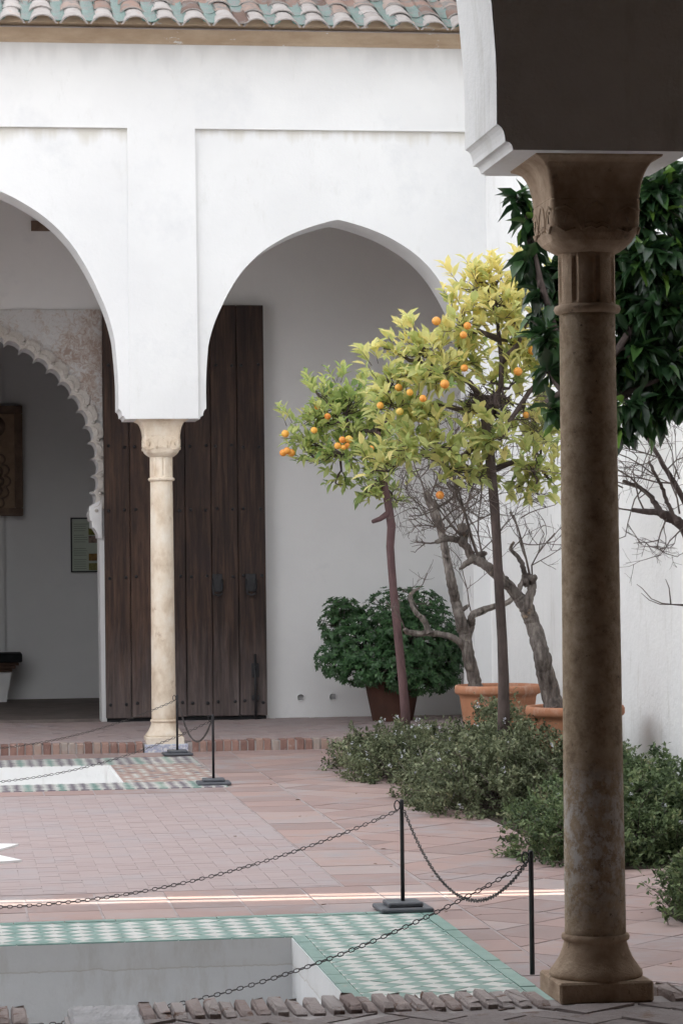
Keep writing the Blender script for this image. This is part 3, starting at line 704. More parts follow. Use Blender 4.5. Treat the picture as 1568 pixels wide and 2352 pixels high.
# ------------------------------------------------------------------ columns
def rsq(cx, cy, w_, rad, z, n=48):
    """rounded square ring"""
    pts = []
    rad = min(rad, w_); k = w_-rad
    for i in range(n):
        a = 2*math.pi*(i+.5)/n; sx = 1 if math.cos(a) > 0 else -1; sy = 1 if math.sin(a) > 0 else -1
        pts.append((cx+sx*k+rad*math.cos(a), cy+sy*k+rad*math.sin(a), z))
    return pts
def column(cx, cy, zf, ztop, label, ms, mc, tile=False, seed=1):
    random.seed(seed)
    root = thing('stone_column', (cx, cy, zf), label, 'column', 'columns carrying the arcades')
    H = ztop
    m = MB()                                      # capital: abacus, hollow, carved block, rounded foot
    secs = [(.243, .004, 0), (.241, .006, -.007), (.224, .01, -.014), (.207, .012, -.026), (.195, .014, -.045), (.184, .016, -.074), (.176, .018, -.11), (.171, .018, -.155), (.169, .018, -.157), (.170, .02, -.158), (.172, .022, -.163), (.172, .03, -.22), (.172, .04, -.255), (.168, .055, -.285), (.157, .08, -.312), (.142, .10, -.330), (.124, .112, -.345), (.110, .11, -.352)]
    m.loft([rsq(cx, cy, w_, r_, H+z) for w_, r_, z in secs][::-1], sm=False)
    for k in range(4):                            # incised leaf outlines standing a little proud
        a = k*math.pi/2; c_, s_ = math.cos(a), math.sin(a)
        def pt(u, z): return (cx+u*c_+.1712*s_, cy+u*s_-.1712*c_, H+z)
        for s in (-1, 1):
            m.tube([pt(s*.155, -.20), pt(s*.12, -.185), pt(s*.085, -.205), pt(s*.07, -.25), pt(s*.055, -.275)], .005, 5)
            m.tube([pt(s*.15, -.265), pt(s*.12, -.285), pt(s*.08, -.27)], .005, 5)
            m.tube([pt(s*.05, -.27), pt(s*.05, -.22), pt(s*.03, -.185), pt(0, -.17)], .005, 5)
            m.tube([pt(s*.125, -.25), pt(s*.11, -.215), pt(s*.135, -.21)], .006, 5)
        m.tube([pt(-.045, -.255), pt(-.02, -.247), pt(0, -.257), pt(.02, -.247), pt(.045, -.255)], .004, 5)
        m.tube([pt(-.045, -.27), pt(-.02, -.262), pt(0, -.272), pt(.02, -.262), pt(.045, -.27)], .004, 5)
    cap = m.build('capital', mc, root)
    m = MB(); n = 96; rings = []                  # fluted neck
    for z, amp in ((-.35, 0), (-.362, .4), (-.375, 1), (-.53, 1), (-.54, .4), (-.545, 0)):
        ring = []
        for i in range(n):
            a = 2*math.pi*i/n; g = abs(((i+4) % 12)-6); dip = .010 if g <= 0 else (.006 if g == 1 else 0)
            rr = .108 - dip*amp; ring.append((cx+rr*math.cos(a), cy+rr*math.sin(a), H+z))
        rings.append(ring)
    m.loft(rings[::-1], sm=False); m.build('neck', mc, cap)
    m = MB(); zc = H-.545
    m.lathe([(.106, zc-.036), (.122, zc-.032), (.128, zc-.018), (.122, zc-.004), (.106, zc)], (cx, cy), 40); m.build('collar', mc, root)
    m = MB(); zb = zf+.205; z1 = zc-.03; rings = []
    for k in range(60):
        t = k/59; z = zb+(z1-zb)*t; r_ = .1165 - .0105*t
        rings.append([(cx+r_*(1+random.uniform(-.004, .004))*math.cos(2*math.pi*i/48), cy+r_*(1+random.uniform(-.004, .004))*math.sin(2*math.pi*i/48), z) for i in range(48)])
    m.loft(rings); m.build('shaft', ms, root)
    m = MB()
    m.lathe([(.172, zf+.058), (.178, zf+.066), (.176, zf+.08), (.160, zf+.10), (.140, zf+.13), (.126, zf+.165), (.119, zf+.19), (.119, zf+.195), (.127, zf+.198), (.130, zf+.208), (.127, zf+.218), (.115, zf+.222)], (cx, cy), 48)
    b = m.build('base', mc, root)
    m = MB(); m.box(cx-.18, cy-.18, zf-.02, cx+.18, cy+.18, zf+.06, bev=.008); m.build('plinth', mc, b)
    if tile:
        m = MB(); m.box(cx-.20, cy-.245, -.01, cx+.21, cy+.15, zf-.005, bev=.006); m.build('tile_foot', blue_tile, b)
    return root
nearcol = oldstone
column(1.915, 25.75, .075, ZI, 'pale marble column standing between the two arches across the patio', marble, marble, True, 3)
column(2.385, 10.10, NZ, 3.275, 'brown weathered stone column in the foreground shade', shaft_m, oldstone, False, 4)

# ------------------------------------------------------------------ near arcade and the gallery round the camera
nz0 = 3.275
na = [(.125, 1.855, 5.85), (3.90, 1.117, 5.0)]
m, _ = arcade_mesh(-6.6, 5.04, [(-3.8, 1.273, 5.2), (.125, 1.855, 5.75), (3.88, 1.10, 5.1)], nz0, .0, 6.6, 10.42, 9.79, None, None, 5.9)
m.prism([(2.06, nz0), (2.71, nz0), (2.71, 6.6), (2.06, 6.6)][::1], 10.42, 10.46)
na = m.build('near_arcade', white_rough, loc=(2.38, 10.1, 0)); tag(na, 'shaded foreground arcade wall with a stepped corbel above the brown column', 'arcade wall', kind='thing')
m = MB()
m.box(-6.8, -3.3, 0, 5.3, -3, 6.2); m.box(-6.9, -3, 0, -6.6, 9.79, 6.2); m.box(5.04, -3, 0, 5.3, 9.79, 6.2)
tag(m.build('near_gallery_wall', brownwall, loc=(0, -3, 0)), 'dark panelled walls of the near gallery, beside the camera', 'wall', kind='structure')
m = MB(); m.box(-6.9, -3.3, 6.2, 5.3, 9.79, 6.5); tag(m.build('near_ceiling', darkwood), kind='structure')
m = MB(); m.add([(-6.9, 9.6, 6.62), (5.3, 9.6, 6.62), (5.3, 10.85, 6.2), (-6.9, 10.85, 6.2), (-6.9, 9.6, 6.7), (5.3, 9.6, 6.7), (5.3, 10.85, 6.28), (-6.9, 10.85, 6.28)], [(3, 2, 1, 0), (4, 5, 6, 7), (0, 1, 5, 4), (1, 2, 6, 5), (2, 3, 7, 6), (3, 0, 4, 7)])
tag(m.build('near_roof', roof_m), 'tiled eave of the near gallery', 'roof', kind='structure')

# ------------------------------------------------------------------ walls round the patio; unseen blocks and a gap are added to shape the sun streak
ta = math.tan(R(4.4))
def yl(y_at0, x): return y_at0 - ta*x
G0, G1 = 14.155+.08, 14.475+.02              # the gap, at x = 0
G0, G1 = 14.215, 14.445
def block(name, x0, x1, ya, yb_, z1, mat_, slant):
    m = MB()
    if slant == 'far': p = [(x0, yl(G1, x0)), (x1, yl(G1, x1)), (x1, yb_), (x0, yb_)]
    else: p = [(x0, ya), (x1, ya), (x1, yl(G0, x1)), (x0, yl(G0, x0))]
    m.flat(p, -.9, z1); return m
m = block('', 5.04, 5.5, 0, 25.49, 8.6, white_rough, 'far'); sw = m.build('side_wall', white_rough, loc=(5.2, 20, 0)); tag(sw, 'bright white wall along the planting bed on the right side of the patio', 'wall', kind='thing')
m = block('', 5.5, 11, 0, 36, 13, white, 'far'); tag(m.build('sun_blocker', white, loc=(8, 22, 0)), 'unseen tall white mass added behind the right patio wall to block the sun', 'building', kind='thing')  # unseen mass added to keep direct sun off the patio
m = block('', 5.31, 11, -3.5, 0, 13, white, 'near'); tag(m.build('sun_blocker', white, loc=(8, 6, 0)), 'unseen tall white mass added beyond the right end of the near gallery to block the sun', 'building', kind='thing')  # second unseen mass, added to block the sun on the near side
m = MB(); m.flat([(5.04, 10.42), (5.31, 10.42), (5.31, yl(G0, 5.31)), (5.04, yl(G0, 5.04))], -.9, 8.6); tag(m.build('side_wall', white_rough, loc=(5.2, 12, 0)), 'short white wall beside the near arcade on the right', 'wall', kind='thing')
yc = (G0+G1)/2-.0
m = MB(); m.flat([(5.34, yl(yc-.03, 5.34)), (5.40, yl(yc-.03, 5.40)), (5.40, yl(yc+.03, 5.40)), (5.34, yl(yc+.03, 5.34))], -.9, 6); tag(m.build('streak_splitter', darkwood, loc=(5.37, 13.9, 0)), 'unseen slim dark post added in the gap of the right wall to split the sun streak', 'post', kind='thing')  # added out of view; splits the streak of sun in two
m = MB(); m.flat([(5.06, yl(G0, 5.06)), (5.28, yl(G0, 5.28)), (5.28, yl(G1, 5.28)), (5.06, yl(G1, 5.06))], -.9, .82); tag(m.build('streak_cutoff', white_rough, loc=(5.17, 13.9, 0)), 'low white block closing the foot of the narrow passage in the right wall', 'blocker', kind='thing')  # added out of view; cuts the sun streak off towards the right
m = MB(); m.box(-7, 10.42, -.9, -6.6, 25.49, 4.6); tag(m.build('left_wall', white, loc=(-6.8, 18, 0)), 'white wall closing the patio on the left', 'wall', kind='thing')

# ------------------------------------------------------------------ stanchions and chains
stp = None
def stanchion(x, y, rot, label, foot=True):
    global stp
    if stp is None:
        r_ = thing('stanchion', (0, 0, 0), label, 'stanchion', 'low chain stanchions round the pools')
        m = MB(); m.box(-.134, -.134, .0, .134, .134, .022, bev=.006)
        b = m.build('foot', base_iron, r_)
        m = MB(); m.box(-.088, -.088, .022, .088, .088, .046, bev=.006); m.build('upper_plate', base_iron, b)
        m = MB(); m.lathe([(.0105, .046), (.0105, .548), (.009, .555), (.001, .557)], (0, 0), 14); m.build('post', iron, r_)
        m = MB(); m.tube([(-.0095-.014+.014*math.cos(a), 0, .527+.024*math.sin(a)) for a in [2*math.pi*k/16 for k in range(17)]], .0032, 6, cap=False); m.build('eye_ring', iron, r_)
        stp = r_; o = r_
    else:
        o = stp.copy(); COL.objects.link(o); o['label'] = label
        for ch in stp.children:
            if ch.name.startswith('foot') and not foot: continue
            c = ch.copy(); COL.objects.link(c); c.parent = o
            for g in ch.children:
                d = g.copy(); COL.objects.link(d); d.parent = c
    o.location = (x, y, .003); o.rotation_euler = (0, 0, rot); return o
ST = [(1.985, 25.05), (2.0, 21.62), (2.20, 13.51), (2.325, 10.98)]
for (x, y), l, q in zip(ST, ('black stanchion just in front of the pale marble column', 'black stanchion at the near corner of the far pool', 'black stanchion at the far corner of the green tiled pool', 'black stanchion beside the brown foreground column'), (.02, -.03, .03, 0)):
    stanchion(x, y, q, l, y > 11)
def chain(p, q, sag, label, L=.0305, wr=.0024):
    p, q = Vector(p), Vector(q); n = 400
    pts = [p.lerp(q, t/n) - Vector((0, 0, 4*sag*(t/n)*(1-t/n))) for t in range(n+1)]
    acc = [0.]
    for i in range(n): acc.append(acc[-1]+(pts[i+1]-pts[i]).length)
    pitch = L-.0065; m = MB(); k = 0; s = 0.
    while s < acc[-1]-pitch*.5:
        a = np.interp(s, acc, range(n+1)); b = np.interp(min(s+pitch, acc[-1]), acc, range(n+1))
        def P(u): i = min(int(u), n-1); return pts[i].lerp(pts[i+1], u-i)
        A_, B_ = P(a), P(b); t = (B_-A_).normalized(); mid = (A_+B_)/2
        sd_ = t.cross(Vector((0, 0, 1))).normalized(); up_ = sd_.cross(t)
        ax = (up_ if k % 2 else sd_); ax = (ax + (sd_ if k % 2 else up_)*random.uniform(-.35, .35)).normalized()
        h, wd = L/2-wr, .0075; loop = []
        for (cu_, cv) in ((-h+wd, -1), (h-wd, -1), (h-wd*.3, -.7), (h, 0), (h-wd*.3, .7), (h-wd, 1), (-h+wd, 1), (-h+wd*.3, .7), (-h, 0), (-h+wd*.3, -.7), (-h+wd, -1)):
            loop.append(mid + t*cu_ + ax*cv*wd)
        m.tube(loop, wr, 5, cap=False); s += pitch; k += 1
    return tag(m.build('chain', chain_m, loc=tuple((p+q)/2)), label, 'chain', 'barrier chains between the stanchions', 'thing')
ey = .505
e = [Vector((x-.02, y, ey)) for x, y in ST]
chain(e[0], (-1.95, 25.05, ey), .42, 'black chain running left from the stanchion in front of the marble column')
chain(e[1], (-1.95, 21.62, ey), .455, 'black chain crossing in front of the far pool')
chain(e[0]+Vector((.03, -.01, .0)), e[1]+Vector((.01, .02, 0)), .26, 'short black chain sagging between the two far stanchions')
chain(e[2], (-1.9, 13.51, ey), .43, 'black chain sweeping left across the brick patio from the green pool corner')
chain(e[2]+Vector((.03, -.01, 0)), e[3]+Vector((.005, .02, 0)), .285, 'black chain drooping between the two near stanchions')
chain(e[3], (-2.1, 10.98, ey), .60, 'black chain hanging over the near pool from the stanchion by the brown column')

# ------------------------------------------------------------------ foliage
def unit(a): return a/np.maximum(np.linalg.norm(a, axis=1, keepdims=True), 1e-9)
def leaves(m, P, D, L, wr=.4, fold=.25, droop=.2, var=None, big=True, upv=None):
    """adds one folded leaf per row"""
    n = len(P); D = unit(D); U = np.tile(np.array([[0, 0, 1.]]), (n, 1)) if upv is None else upv
    U = U + rng.normal(0, .35, (n, 3)); Sd = unit(np.cross(D, U)); Nn = unit(np.cross(Sd, D))
    L = np.broadcast_to(np.asarray(L, dtype=float), (n,))[:, None]; Wd = L*wr/2*rng.uniform(.75, 1.2, (n, 1)); dr = droop*rng.uniform(.2, 2.4, (n, 1))
    def pt(t, s, lift): return P + D*L*t + Sd*Wd*s + Nn*(Wd*abs(s)*fold*2 - L*dr*t*t)
    if big:
        rows = [pt(0, 0, 0), pt(.30, .82, 0), pt(.30, 0, 0), pt(.30, -.82, 0), pt(.62, .86, 0), pt(.62, 0, 0), pt(.62, -.86, 0), pt(1, 0, 0)]
        fs = [(0, 1, 2), (0, 2, 3), (2, 1, 4, 5), (3, 2, 5, 6), (5, 4, 7), (6, 5, 7)]
    else:
        rows = [pt(0, 0, 0), pt(.5, 1, 0), pt(.5, 0, 0), pt(.5, -1, 0), pt(1, 0, 0)]
        fs = [(0, 1, 2), (0, 2, 3), (2, 1, 4), (3, 2, 4)]
    V = np.stack(rows, 1); k = V.shape[1]; b = len(m.v)
    m.v += V.reshape(-1, 3).tolist()
    if var is None: var = rng.random(n)
    for i in range(n):
        o = b+i*k
        for f in fs: m.f.append(tuple(o+j for j in f))
    c = len(fs)
    m.var += np.repeat(var, c).tolist(); m.mi += [0]*(n*c); m.sm += [True]*(n*c)
def wob(a, b, n, amp):
    a, b = Vector(a), Vector(b); L = (b-a).length; out = []
    for i in range(n+1):
        t = i/n; p = a.lerp(b, t)
        if 0 < i < n: p += Vector([random.gauss(0, amp*L) for _ in range(3)])
        out.append(p)
    return out
def inell(n, shell=.35):
    d = rng.normal(size=(n, 3)); d = unit(d); r = (shell + (1-shell)*rng.random((n, 1))**.6); return d*r
def crown(limbm, leafm, lobes_, nodes_, Y0, leafL, ntw, lpt, dep=1., up_=.5, wr=.4, varf=None, droop=.2, down=False, shell=.3, shoots=False):
    """lobes_: (px, py, rx, ry, dY); each holds ntw twigs of lpt leaves"""
    for (px, py, rx, ry, dY) in lobes_:
        Y = Y0+dY; c = at(px, py, Y); s = Y/F*1.01
        for k in range(3 if (shoots and ry > 30) else 0):      # young shoots standing out of the crown
            a = random.uniform(-.9, .9); p0 = c + Vector((a*rx*s*.8, random.uniform(-.15, .1), math.sqrt(1-a*a)*ry*s*.75)); d = Vector((a*.7+random.gauss(0, .2), random.gauss(0, .2), 1)).normalized(); ln = random.uniform(.09, .19)
            limbm.tube([p0, p0+d*ln*.5, p0+d*ln], [.003, .0025, .0015], 4); q = random.randint(6, 9)
            t = np.linspace(.25, 1, q)[:, None]; th = np.arange(q)*2.4+random.random()*6; D = np.array(d)*.75 + np.stack([np.cos(th), np.sin(th), th*0+.1], 1)*.6
            leaves(leafm, np.array(p0)+np.array(d)*ln*t, D, leafL*rng.uniform(.7, 1.05, q), wr, .28, droop, np.clip(varf(q, p0)+.08, 0, 1))
        a, b = rx*s, ry*s
        near = min(nodes_, key=lambda q: (q-c).length)
        limb = wob(near, c, 4, .06); limbm.tube(limb, [.016, .013, .010, .008, .006], 6, .1)
        nt_ = max(3, int(ntw*rx*ry/8000))
        off = inell(nt_, shell)*np.array([a, a*dep, b])
        for o in off:
            tip = c + Vector(o); st = limb[random.randint(2, 4)]
            tw = wob(st, tip, 3, .07); limbm.tube(tw, [.005, .004, .003, .002], 4)
            dirv = np.array((tip-st).normalized())
            k = lpt+random.randint(-1, 2); t = rng.random((k, 1))
            base = np.array(tw[1])*(1-t) + np.array(tip)*t + rng.normal(0, .012, (k, 3)) if k else None
            D = dirv*.5 + rng.normal(0, .6, (k, 3)) + np.array([0, 0, up_ if not down else -up_])
            v = varf(k, tip) if varf else rng.random(k)
            leaves(leafm, base, D, leafL*rng.uniform(.7, 1.2, k), wr, .28, droop, v)
def fruit(name, pts, parent, r=.033):
    pr = None
    for (px, py, Y) in pts:
        p = at(px, py, Y+.16)
        if pr is None:
            m = MB(); n = 12
            m.lathe([(r*math.sin(math.pi*k/n)+.0003, -r*.95*math.cos(math.pi*k/n)) for k in range(n+1)], (0, 0), 20); m.v = [tuple(Vector(v)+parent.location) for v in m.v]
            pr = m.build(name, orange_m, parent); o = pr
        else:
            o = pr.copy(); COL.objects.link(o); o.parent = parent
        o.location = p - parent.location; o.rotation_euler = (random.random(), random.random(), random.random()); o.scale = [random.uniform(.75, 1.1)]*3

# ---- orange tree further back
Y1 = 23.1
b0 = at(930, 1645, Y1); b0.z = 0
t1 = thing('orange_tree', tuple(b0), 'small orange tree with a thin reddish trunk and bright green crown, the further one', 'tree', 'orange trees')
tr = [(930, 1740), (931, 1640), (925, 1570), (917, 1490), (910, 1420), (904, 1360), (899, 1300), (896, 1255), (899, 1210), (893, 1170), (884, 1120), (874, 1070), (868, 1020), (868, 980)]
m = MB(); pts = [at(x, y, Y1) for x, y in tr]; pts[0].z = 0
m.tube(pts, [.046, .042, .04, .038, .037, .036, .035, .036, .038, .036, .032, .028, .024, .02], 10, .07)
m.tube([at(893, 1178, Y1), at(872, 1192, Y1-.05), at(856, 1198, Y1-.1)], [.03, .022, .018], 8, .1)
tk = m.build('trunk', barkred, t1)
lm, lf = MB(), MB(); nd = [pts[-1], pts[-2], pts[-3], pts[-4]]
for a, b in (((868, 1000), (790, 980)), ((870, 1040), (760, 1040)), ((868, 990), (900, 930)), ((880, 1100), (840, 1130))):
    q = wob(at(*a, Y1), at(*b, Y1+random.uniform(-.2, .2)), 4, .05); lm.tube(q, [.022, .018, .015, .012, .01], 6, .1); nd += q[2:]
L1 = [(740, 955, 75, 55, -.1), (690, 1000, 48, 45, .1), (800, 915, 75, 50, 0), (785, 1040, 90, 50, -.15), (720, 1050, 55, 35, 0), (850, 985, 80, 75, .15), (850, 1130, 55, 48, 0), (760, 905, 55, 38, .1), (880, 1060, 60, 60, -.1), (800, 980, 80, 60, .25), (770, 1110, 40, 22, 0), (910, 1150, 40, 35, .1), (715, 885, 22, 26, 0)]
crown(lm, lf, L1, nd, Y1, .098, 44, 7, wr=.46, varf=lambda k, p: np.clip(rng.normal(.52, .24, k), 0, 1), shoots=True)
lm.build('limbs', barkdark, t1); lf.build('crown', leaf_yg, t1)
fruit('orange', [(728, 934, 22.75), (752, 956, 22.7), (721, 988, 22.7), (655, 996, 22.9), (659, 1035, 22.85), (669, 1040, 22.9), (650, 1040, 22.95), (775, 1024, 22.6), (786, 1010, 22.6), (797, 1024, 22.62), (801, 1009, 22.65), (788, 1028, 22.6), (852, 1030, 22.7), (838, 905, 22.8)], t1)
# ---- orange tree in front, yellowing
Y2 = 19.3
b0 = at(1158, 1655, Y2); b0.z = 0
t2 = thing('orange_tree', tuple(b0), 'larger orange tree with yellowing leaves and a straight dark trunk beside the brown column', 'tree', 'orange trees')
tr = [(1152, 1720), (1156, 1650), (1156, 1560), (1153, 1470), (1148, 1380), (1143, 1300), (1139, 1230), (1135, 1160), (1130, 1100), (1124, 1040), (1118, 980), (1116, 930)]
m = MB(); pts = [at(x, y, Y2) for x, y in tr]; pts[0].z = 0
m.tube(pts, [.05, .046, .04, .037, .036, .035, .035, .036, .036, .038, .042, .05], 10, .06); m.build('trunk', barkdark, t2)
lm, lf = MB(), MB(); nd = [pts[-1], pts[-2]]
for q0 in ([(1116, 930), (1150, 895), (1152, 830), (1146, 780), (1140, 720), (1128, 670)], [(1120, 940), (1070, 945), (1010, 928), (950, 935), (900, 930)], [(1118, 950), (1175, 960), (1215, 900), (1250, 860), (1270, 830)], [(1122, 1000), (1060, 1050), (1010, 1060), (950, 1040)], [(1152, 830), (1190, 790), (1210, 740)], [(1146, 780), (1100, 760), (1050, 770)], [(1128, 1080), (1180, 1060), (1230, 1070)], [(1116, 930), (1080, 880), (1030, 850), (960, 830)]):
    q = [at(x, y, Y2+random.uniform(-.12, .12)) for x, y in q0]; lm.tube(q, np.linspace(.026, .009, len(q)), 7, .1); nd += q[1:]
kn = MB()                                        # tangle of cut twigs at the fork
c = at(1118, 925, Y2)
for k in range(170):
    d = Vector([random.gauss(0, 1) for _ in range(3)]).normalized(); a = c + Vector((d.x*.15, d.y*.13, d.z*.085)); d2 = Vector([random.gauss(0, 1) for _ in range(3)]).normalized()
    kn.tube([a-d2*.07, a+Vector([random.gauss(0, .01) for _ in range(3)]), a+d2*.07], .0032, 4)
kn.lathe([(.001, c.z-.075), (.08, c.z-.055), (.11, c.z), (.09, c.z+.045), (.001, c.z+.06)], (c.x, c.y), 14)
kn.build('twig_knot', barkdark, t2)
L2 = [(1200, 660, 50, 40, .2), (1225, 820, 45, 70, .25), (1180, 740, 60, 50, -.1), (1130, 860, 45, 40, .3), (1255, 900, 30, 60, .2), (1170, 960, 40, 40, .3), (1110, 1100, 50, 40, .2), (1190, 1120, 50, 30, .2), (1262, 1100, 25, 50, .1), (1130, 690, 85, 60, 0), (1060, 740, 85, 55, -.1), (1085, 665, 45, 38, .1), (1180, 690, 65, 60, .1), (970, 800, 85, 52, 0), (1000, 860, 95, 60, -.2), (890, 870, 75, 52, .1), (900, 930, 70, 50, -.1), (960, 950, 90, 55, -.15), (1060, 830, 80, 60, .1), (930, 1030, 70, 52, -.15), (1000, 1030, 85, 55, -.2), (1050, 1085, 70, 45, -.1), (1090, 1010, 60, 40, .1), (1190, 800, 55, 65, .2), (1150, 1010, 50, 40, -.2), (1215, 1085, 60, 42, 0), (1235, 1135, 40, 28, 0), (1180, 880, 40, 35, 0), (1150, 640, 45, 26, 0), (860, 1080, 40, 40, 0), (1240, 730, 40, 50, .1), (1250, 1010, 35, 35, .1), (1095, 635, 18, 22, 0), (880, 800, 22, 30, .1), (1225, 1010, 40, 40, .3)]
def vy(k, p):
    base = .42 + .3*min(1, max(0, (p.z-2.9)/.9)); return np.clip(rng.normal(base+.06, .22, k), 0, 1)
crown(lm, lf, L2, nd, Y2, .114, 34, 6, wr=.46, varf=vy, shoots=True)
lm.build('limbs', barkdark, t2); lf.build('crown', leaf_y, t2)
fruit('orange', [(1002, 737, 18.9), (1073, 748, 18.85), (1064, 769, 18.8), (1066, 845, 18.8), (1189, 853, 19.0), (1021, 882, 18.7), (941, 901, 18.85), (971, 915, 18.75), (873, 931, 18.95), (918, 945, 18.9), (1208, 953, 19.1), (1226, 740, 19.1), (1010, 1137, 19.0), (1222, 805, 19.1), (915, 890, 19.0)], t2, .0325)
# bare inner twigs at the right of the front crown
def twigs(m, p, d, L, r_, depth, up_=.0):
    d = d.normalized(); n = 4; pts = [p]; q = p.copy(); dd = d.copy()
    for i in range(n):
        dd = (dd + Vector([random.gauss(0, .16) for _ in range(3)]) + Vector((0, 0, up_))).normalized(); q = q + dd*L/n; pts.append(q.copy())
    m.tube(pts, np.linspace(r_, r_*.55, n+1), 5 if r_ > .004 else 4)
    if depth > 0:
        for k in range(random.randint(2, 4)):
            i = random.randint(1, n); nd_ = (dd + Vector([random.gauss(0, .75) for _ in range(3)])).normalized()
            twigs(m, pts[i], nd_, L*random.uniform(.5, .8), r_*.62, depth-1, up_)
m = MB()
for k in range(22):
    p = at(random.uniform(1160, 1250), random.uniform(900, 1010), Y2+random.uniform(-.1, .2)); twigs(m, p, Vector((random.uniform(.2, .9), random.uniform(-.4, .4), random.uniform(-.7, .3))), .26, .004, 2)
for k in range(10):
    p = at(random.uniform(930, 1100), random.uniform(1060, 1120), Y2+random.uniform(-.1, .2)); twigs(m, p, Vector((random.uniform(-.8, .8), random.uniform(-.4, .4), random.uniform(-.9, -.1))), .26, .004, 2)
m.build('bare_twigs', twigm, t2)

# ---- dark citrus tree close behind the foreground column
Y3 = 15.2
b0 = at(1345, 2000, Y3); b0.z = 0
t3 = thing('citrus_tree', tuple(b0), 'dark green glossy leaved tree right behind the foreground column', 'tree')
m = MB(); pts = [at(x, y, Y3) for x, y in ((1345, 2030), (1343, 1800), (1340, 1500), (1338, 1250), (1340, 1050), (1342, 900), (1345, 700))]; pts[0].z = 0
m.tube(pts, [.06, .052, .05, .048, .045, .04, .03], 10, .06); m.build('trunk', barkdark, t3)
lm, lf = MB(), MB(); nd = pts[-3:]
for q0 in ([(1342, 900), (1420, 800), (1480, 700), (1520, 560)], [(1342, 850), (1280, 780), (1240, 640), (1220, 540)], [(1345, 700), (1390, 560), (1450, 440)], [(1342, 930), (1440, 900), (1540, 860)], [(1342, 900), (1290, 900), (1255, 920)]):
    q = [at(x, y, Y3+random.uniform(-.15, .15)) for x, y in q0]; lm.tube(q, np.linspace(.03, .01, len(q)), 7, .1); nd += q
L3 = [(1186, 452, 12, 10, 0), (1222, 520, 18, 34, 0), (1205, 590, 12, 16, 0), (1232, 620, 20, 36, .1), (1238, 700, 20, 36, 0), (1250, 770, 20, 44, -.1), (1248, 850, 14, 30, 0), (1268, 940, 8, 30, 0), (1285, 640, 36, 110, .3), (1300, 800, 34, 90, .2),
      (1350, 700, 90, 150, .2), (1360, 500, 90, 110, .2), (1450, 500, 80, 80, .1), (1520, 450, 75, 75, 0), (1480, 600, 80, 80, -.1), (1550, 590, 75, 80, .1), (1450, 700, 60, 80, .1), (1530, 720, 80, 80, -.1), (1460, 810, 60, 70, 0), (1545, 840, 75, 65, 0), (1500, 905, 60, 60, .1), (1450, 930, 40, 45, -.1), (1570, 925, 50, 40, 0), (1420, 985, 20, 25, 0), (1500, 975, 30, 25, .1), (1590, 740, 70, 110, .2), (1430, 600, 70, 100, .4), (1510, 680, 90, 130, .45), (1500, 820, 80, 90, .4), (1400, 850, 40, 70, .2), (1570, 410, 55, 40, .2), (1640, 560, 70, 140, .1)]
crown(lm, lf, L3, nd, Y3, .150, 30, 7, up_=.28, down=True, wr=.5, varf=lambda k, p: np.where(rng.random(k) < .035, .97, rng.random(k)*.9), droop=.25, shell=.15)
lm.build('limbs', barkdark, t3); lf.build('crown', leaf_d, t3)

# ---- bare gnarled trees in pots
def pot(c, r_, h, label, mat_, soilz=True):
    root = thing('flower_pot', (c[0], c[1], c[2]), label, 'pot')
    x, y, z = c; m = MB()
    m.lathe([(r_*.62, z), (r_*.64, z+.02), (r_*.80, z+h*.55), (r_*.88, z+h*.84), (r_*.885, z+h*.87), (r_*.90, z+h*.875), (r_*.90, z+h*.885), (r_*.97, z+h*.90), (r_*1.0, z+h*.92), (r_*1.0, z+h*.975), (r_*.975, z+h), (r_*.92, z+h), (r_*.89, z+h*.98), (r_*.86, z+h*.86), (.01, z+h*.84)], (x, y), 44)
    p = m.build('pot_wall', mat_, root)
    m = MB(); m.lathe([(r_*.87, z+h*.86), (r_*.5, z+h*.9), (.01, z+h*.91)], (x, y), 24, cap=False); m.build('soil', soil, root)
    return root
pA = at(1143, 1578, 22.4); pB = at(1320, 1625, 19.5)
pot((pA.x, 22.4, 0), .365, .72, 'orange terracotta pot holding the left bare tree', terracotta)
pot((pB.x, 19.5, 0), .365, .69, 'orange terracotta pot half hidden behind the brown column', terracotta)
def limb(m, pl, Y, rads, n=9, jit=.12, dy=.06):
    n = n*2; q = [at(x, y, Y+random.uniform(-dy, dy)) for x, y in pl]; out = []; rr = []
    for i in range(len(q)-1):
        p0, p1, p2, p3 = q[max(i-1, 0)], q[i], q[i+1], q[min(i+2, len(q)-1)]; K = 6
        for s_ in range(K):
            t = s_/K; out.append(.5*(2*p1 + (p2-p0)*t + (2*p0-5*p1+4*p2-p3)*t*t + (3*p1-p0-3*p2+p3)*t**3) + Vector([random.gauss(0, .0022) for _ in range(3)])); rr.append(rads[i]*(1-t)+rads[i+1]*t)
    out.append(q[-1]); rr.append(rads[-1])
    ridge = [random.uniform(-1, 1) for _ in range(n)]; rings = []; ref = Vector((.31, .2, .93)); slow = 0.
    for i, p in enumerate(out):
        t = (out[min(i+1, len(out)-1)]-out[max(i-1, 0)]).normalized(); a = t.cross(Vector((0, 1, .13))).normalized(); b = t.cross(a)
        slow = slow*.8 + random.gauss(0, .028)
        ridge = [max(-1.2, min(1.2, g+random.gauss(0, .28))) for g in ridge]
        rings.append([p + (a*math.cos(6.2832*k/n) + b*math.sin(6.2832*k/n))*rr[i]*(1+slow+.085*ridge[k]+random.gauss(0, .02)) for k in range(n)])
    m.loft(rings, True, sm=False); return out
def stub(m, px, py, Y, r_, L=.05):
    r_ *= .75
    p = at(px, py, Y); d = Vector((random.uniform(-1, 1), -.6, random.uniform(-.2, 1))).normalized(); m.tube([p, p+d*L, p+d*L*1.3], [r_, r_*.9, r_*.5], 8, .25)
YA = 22.4
bA = at(1090, 1575, YA); bA.z = .62
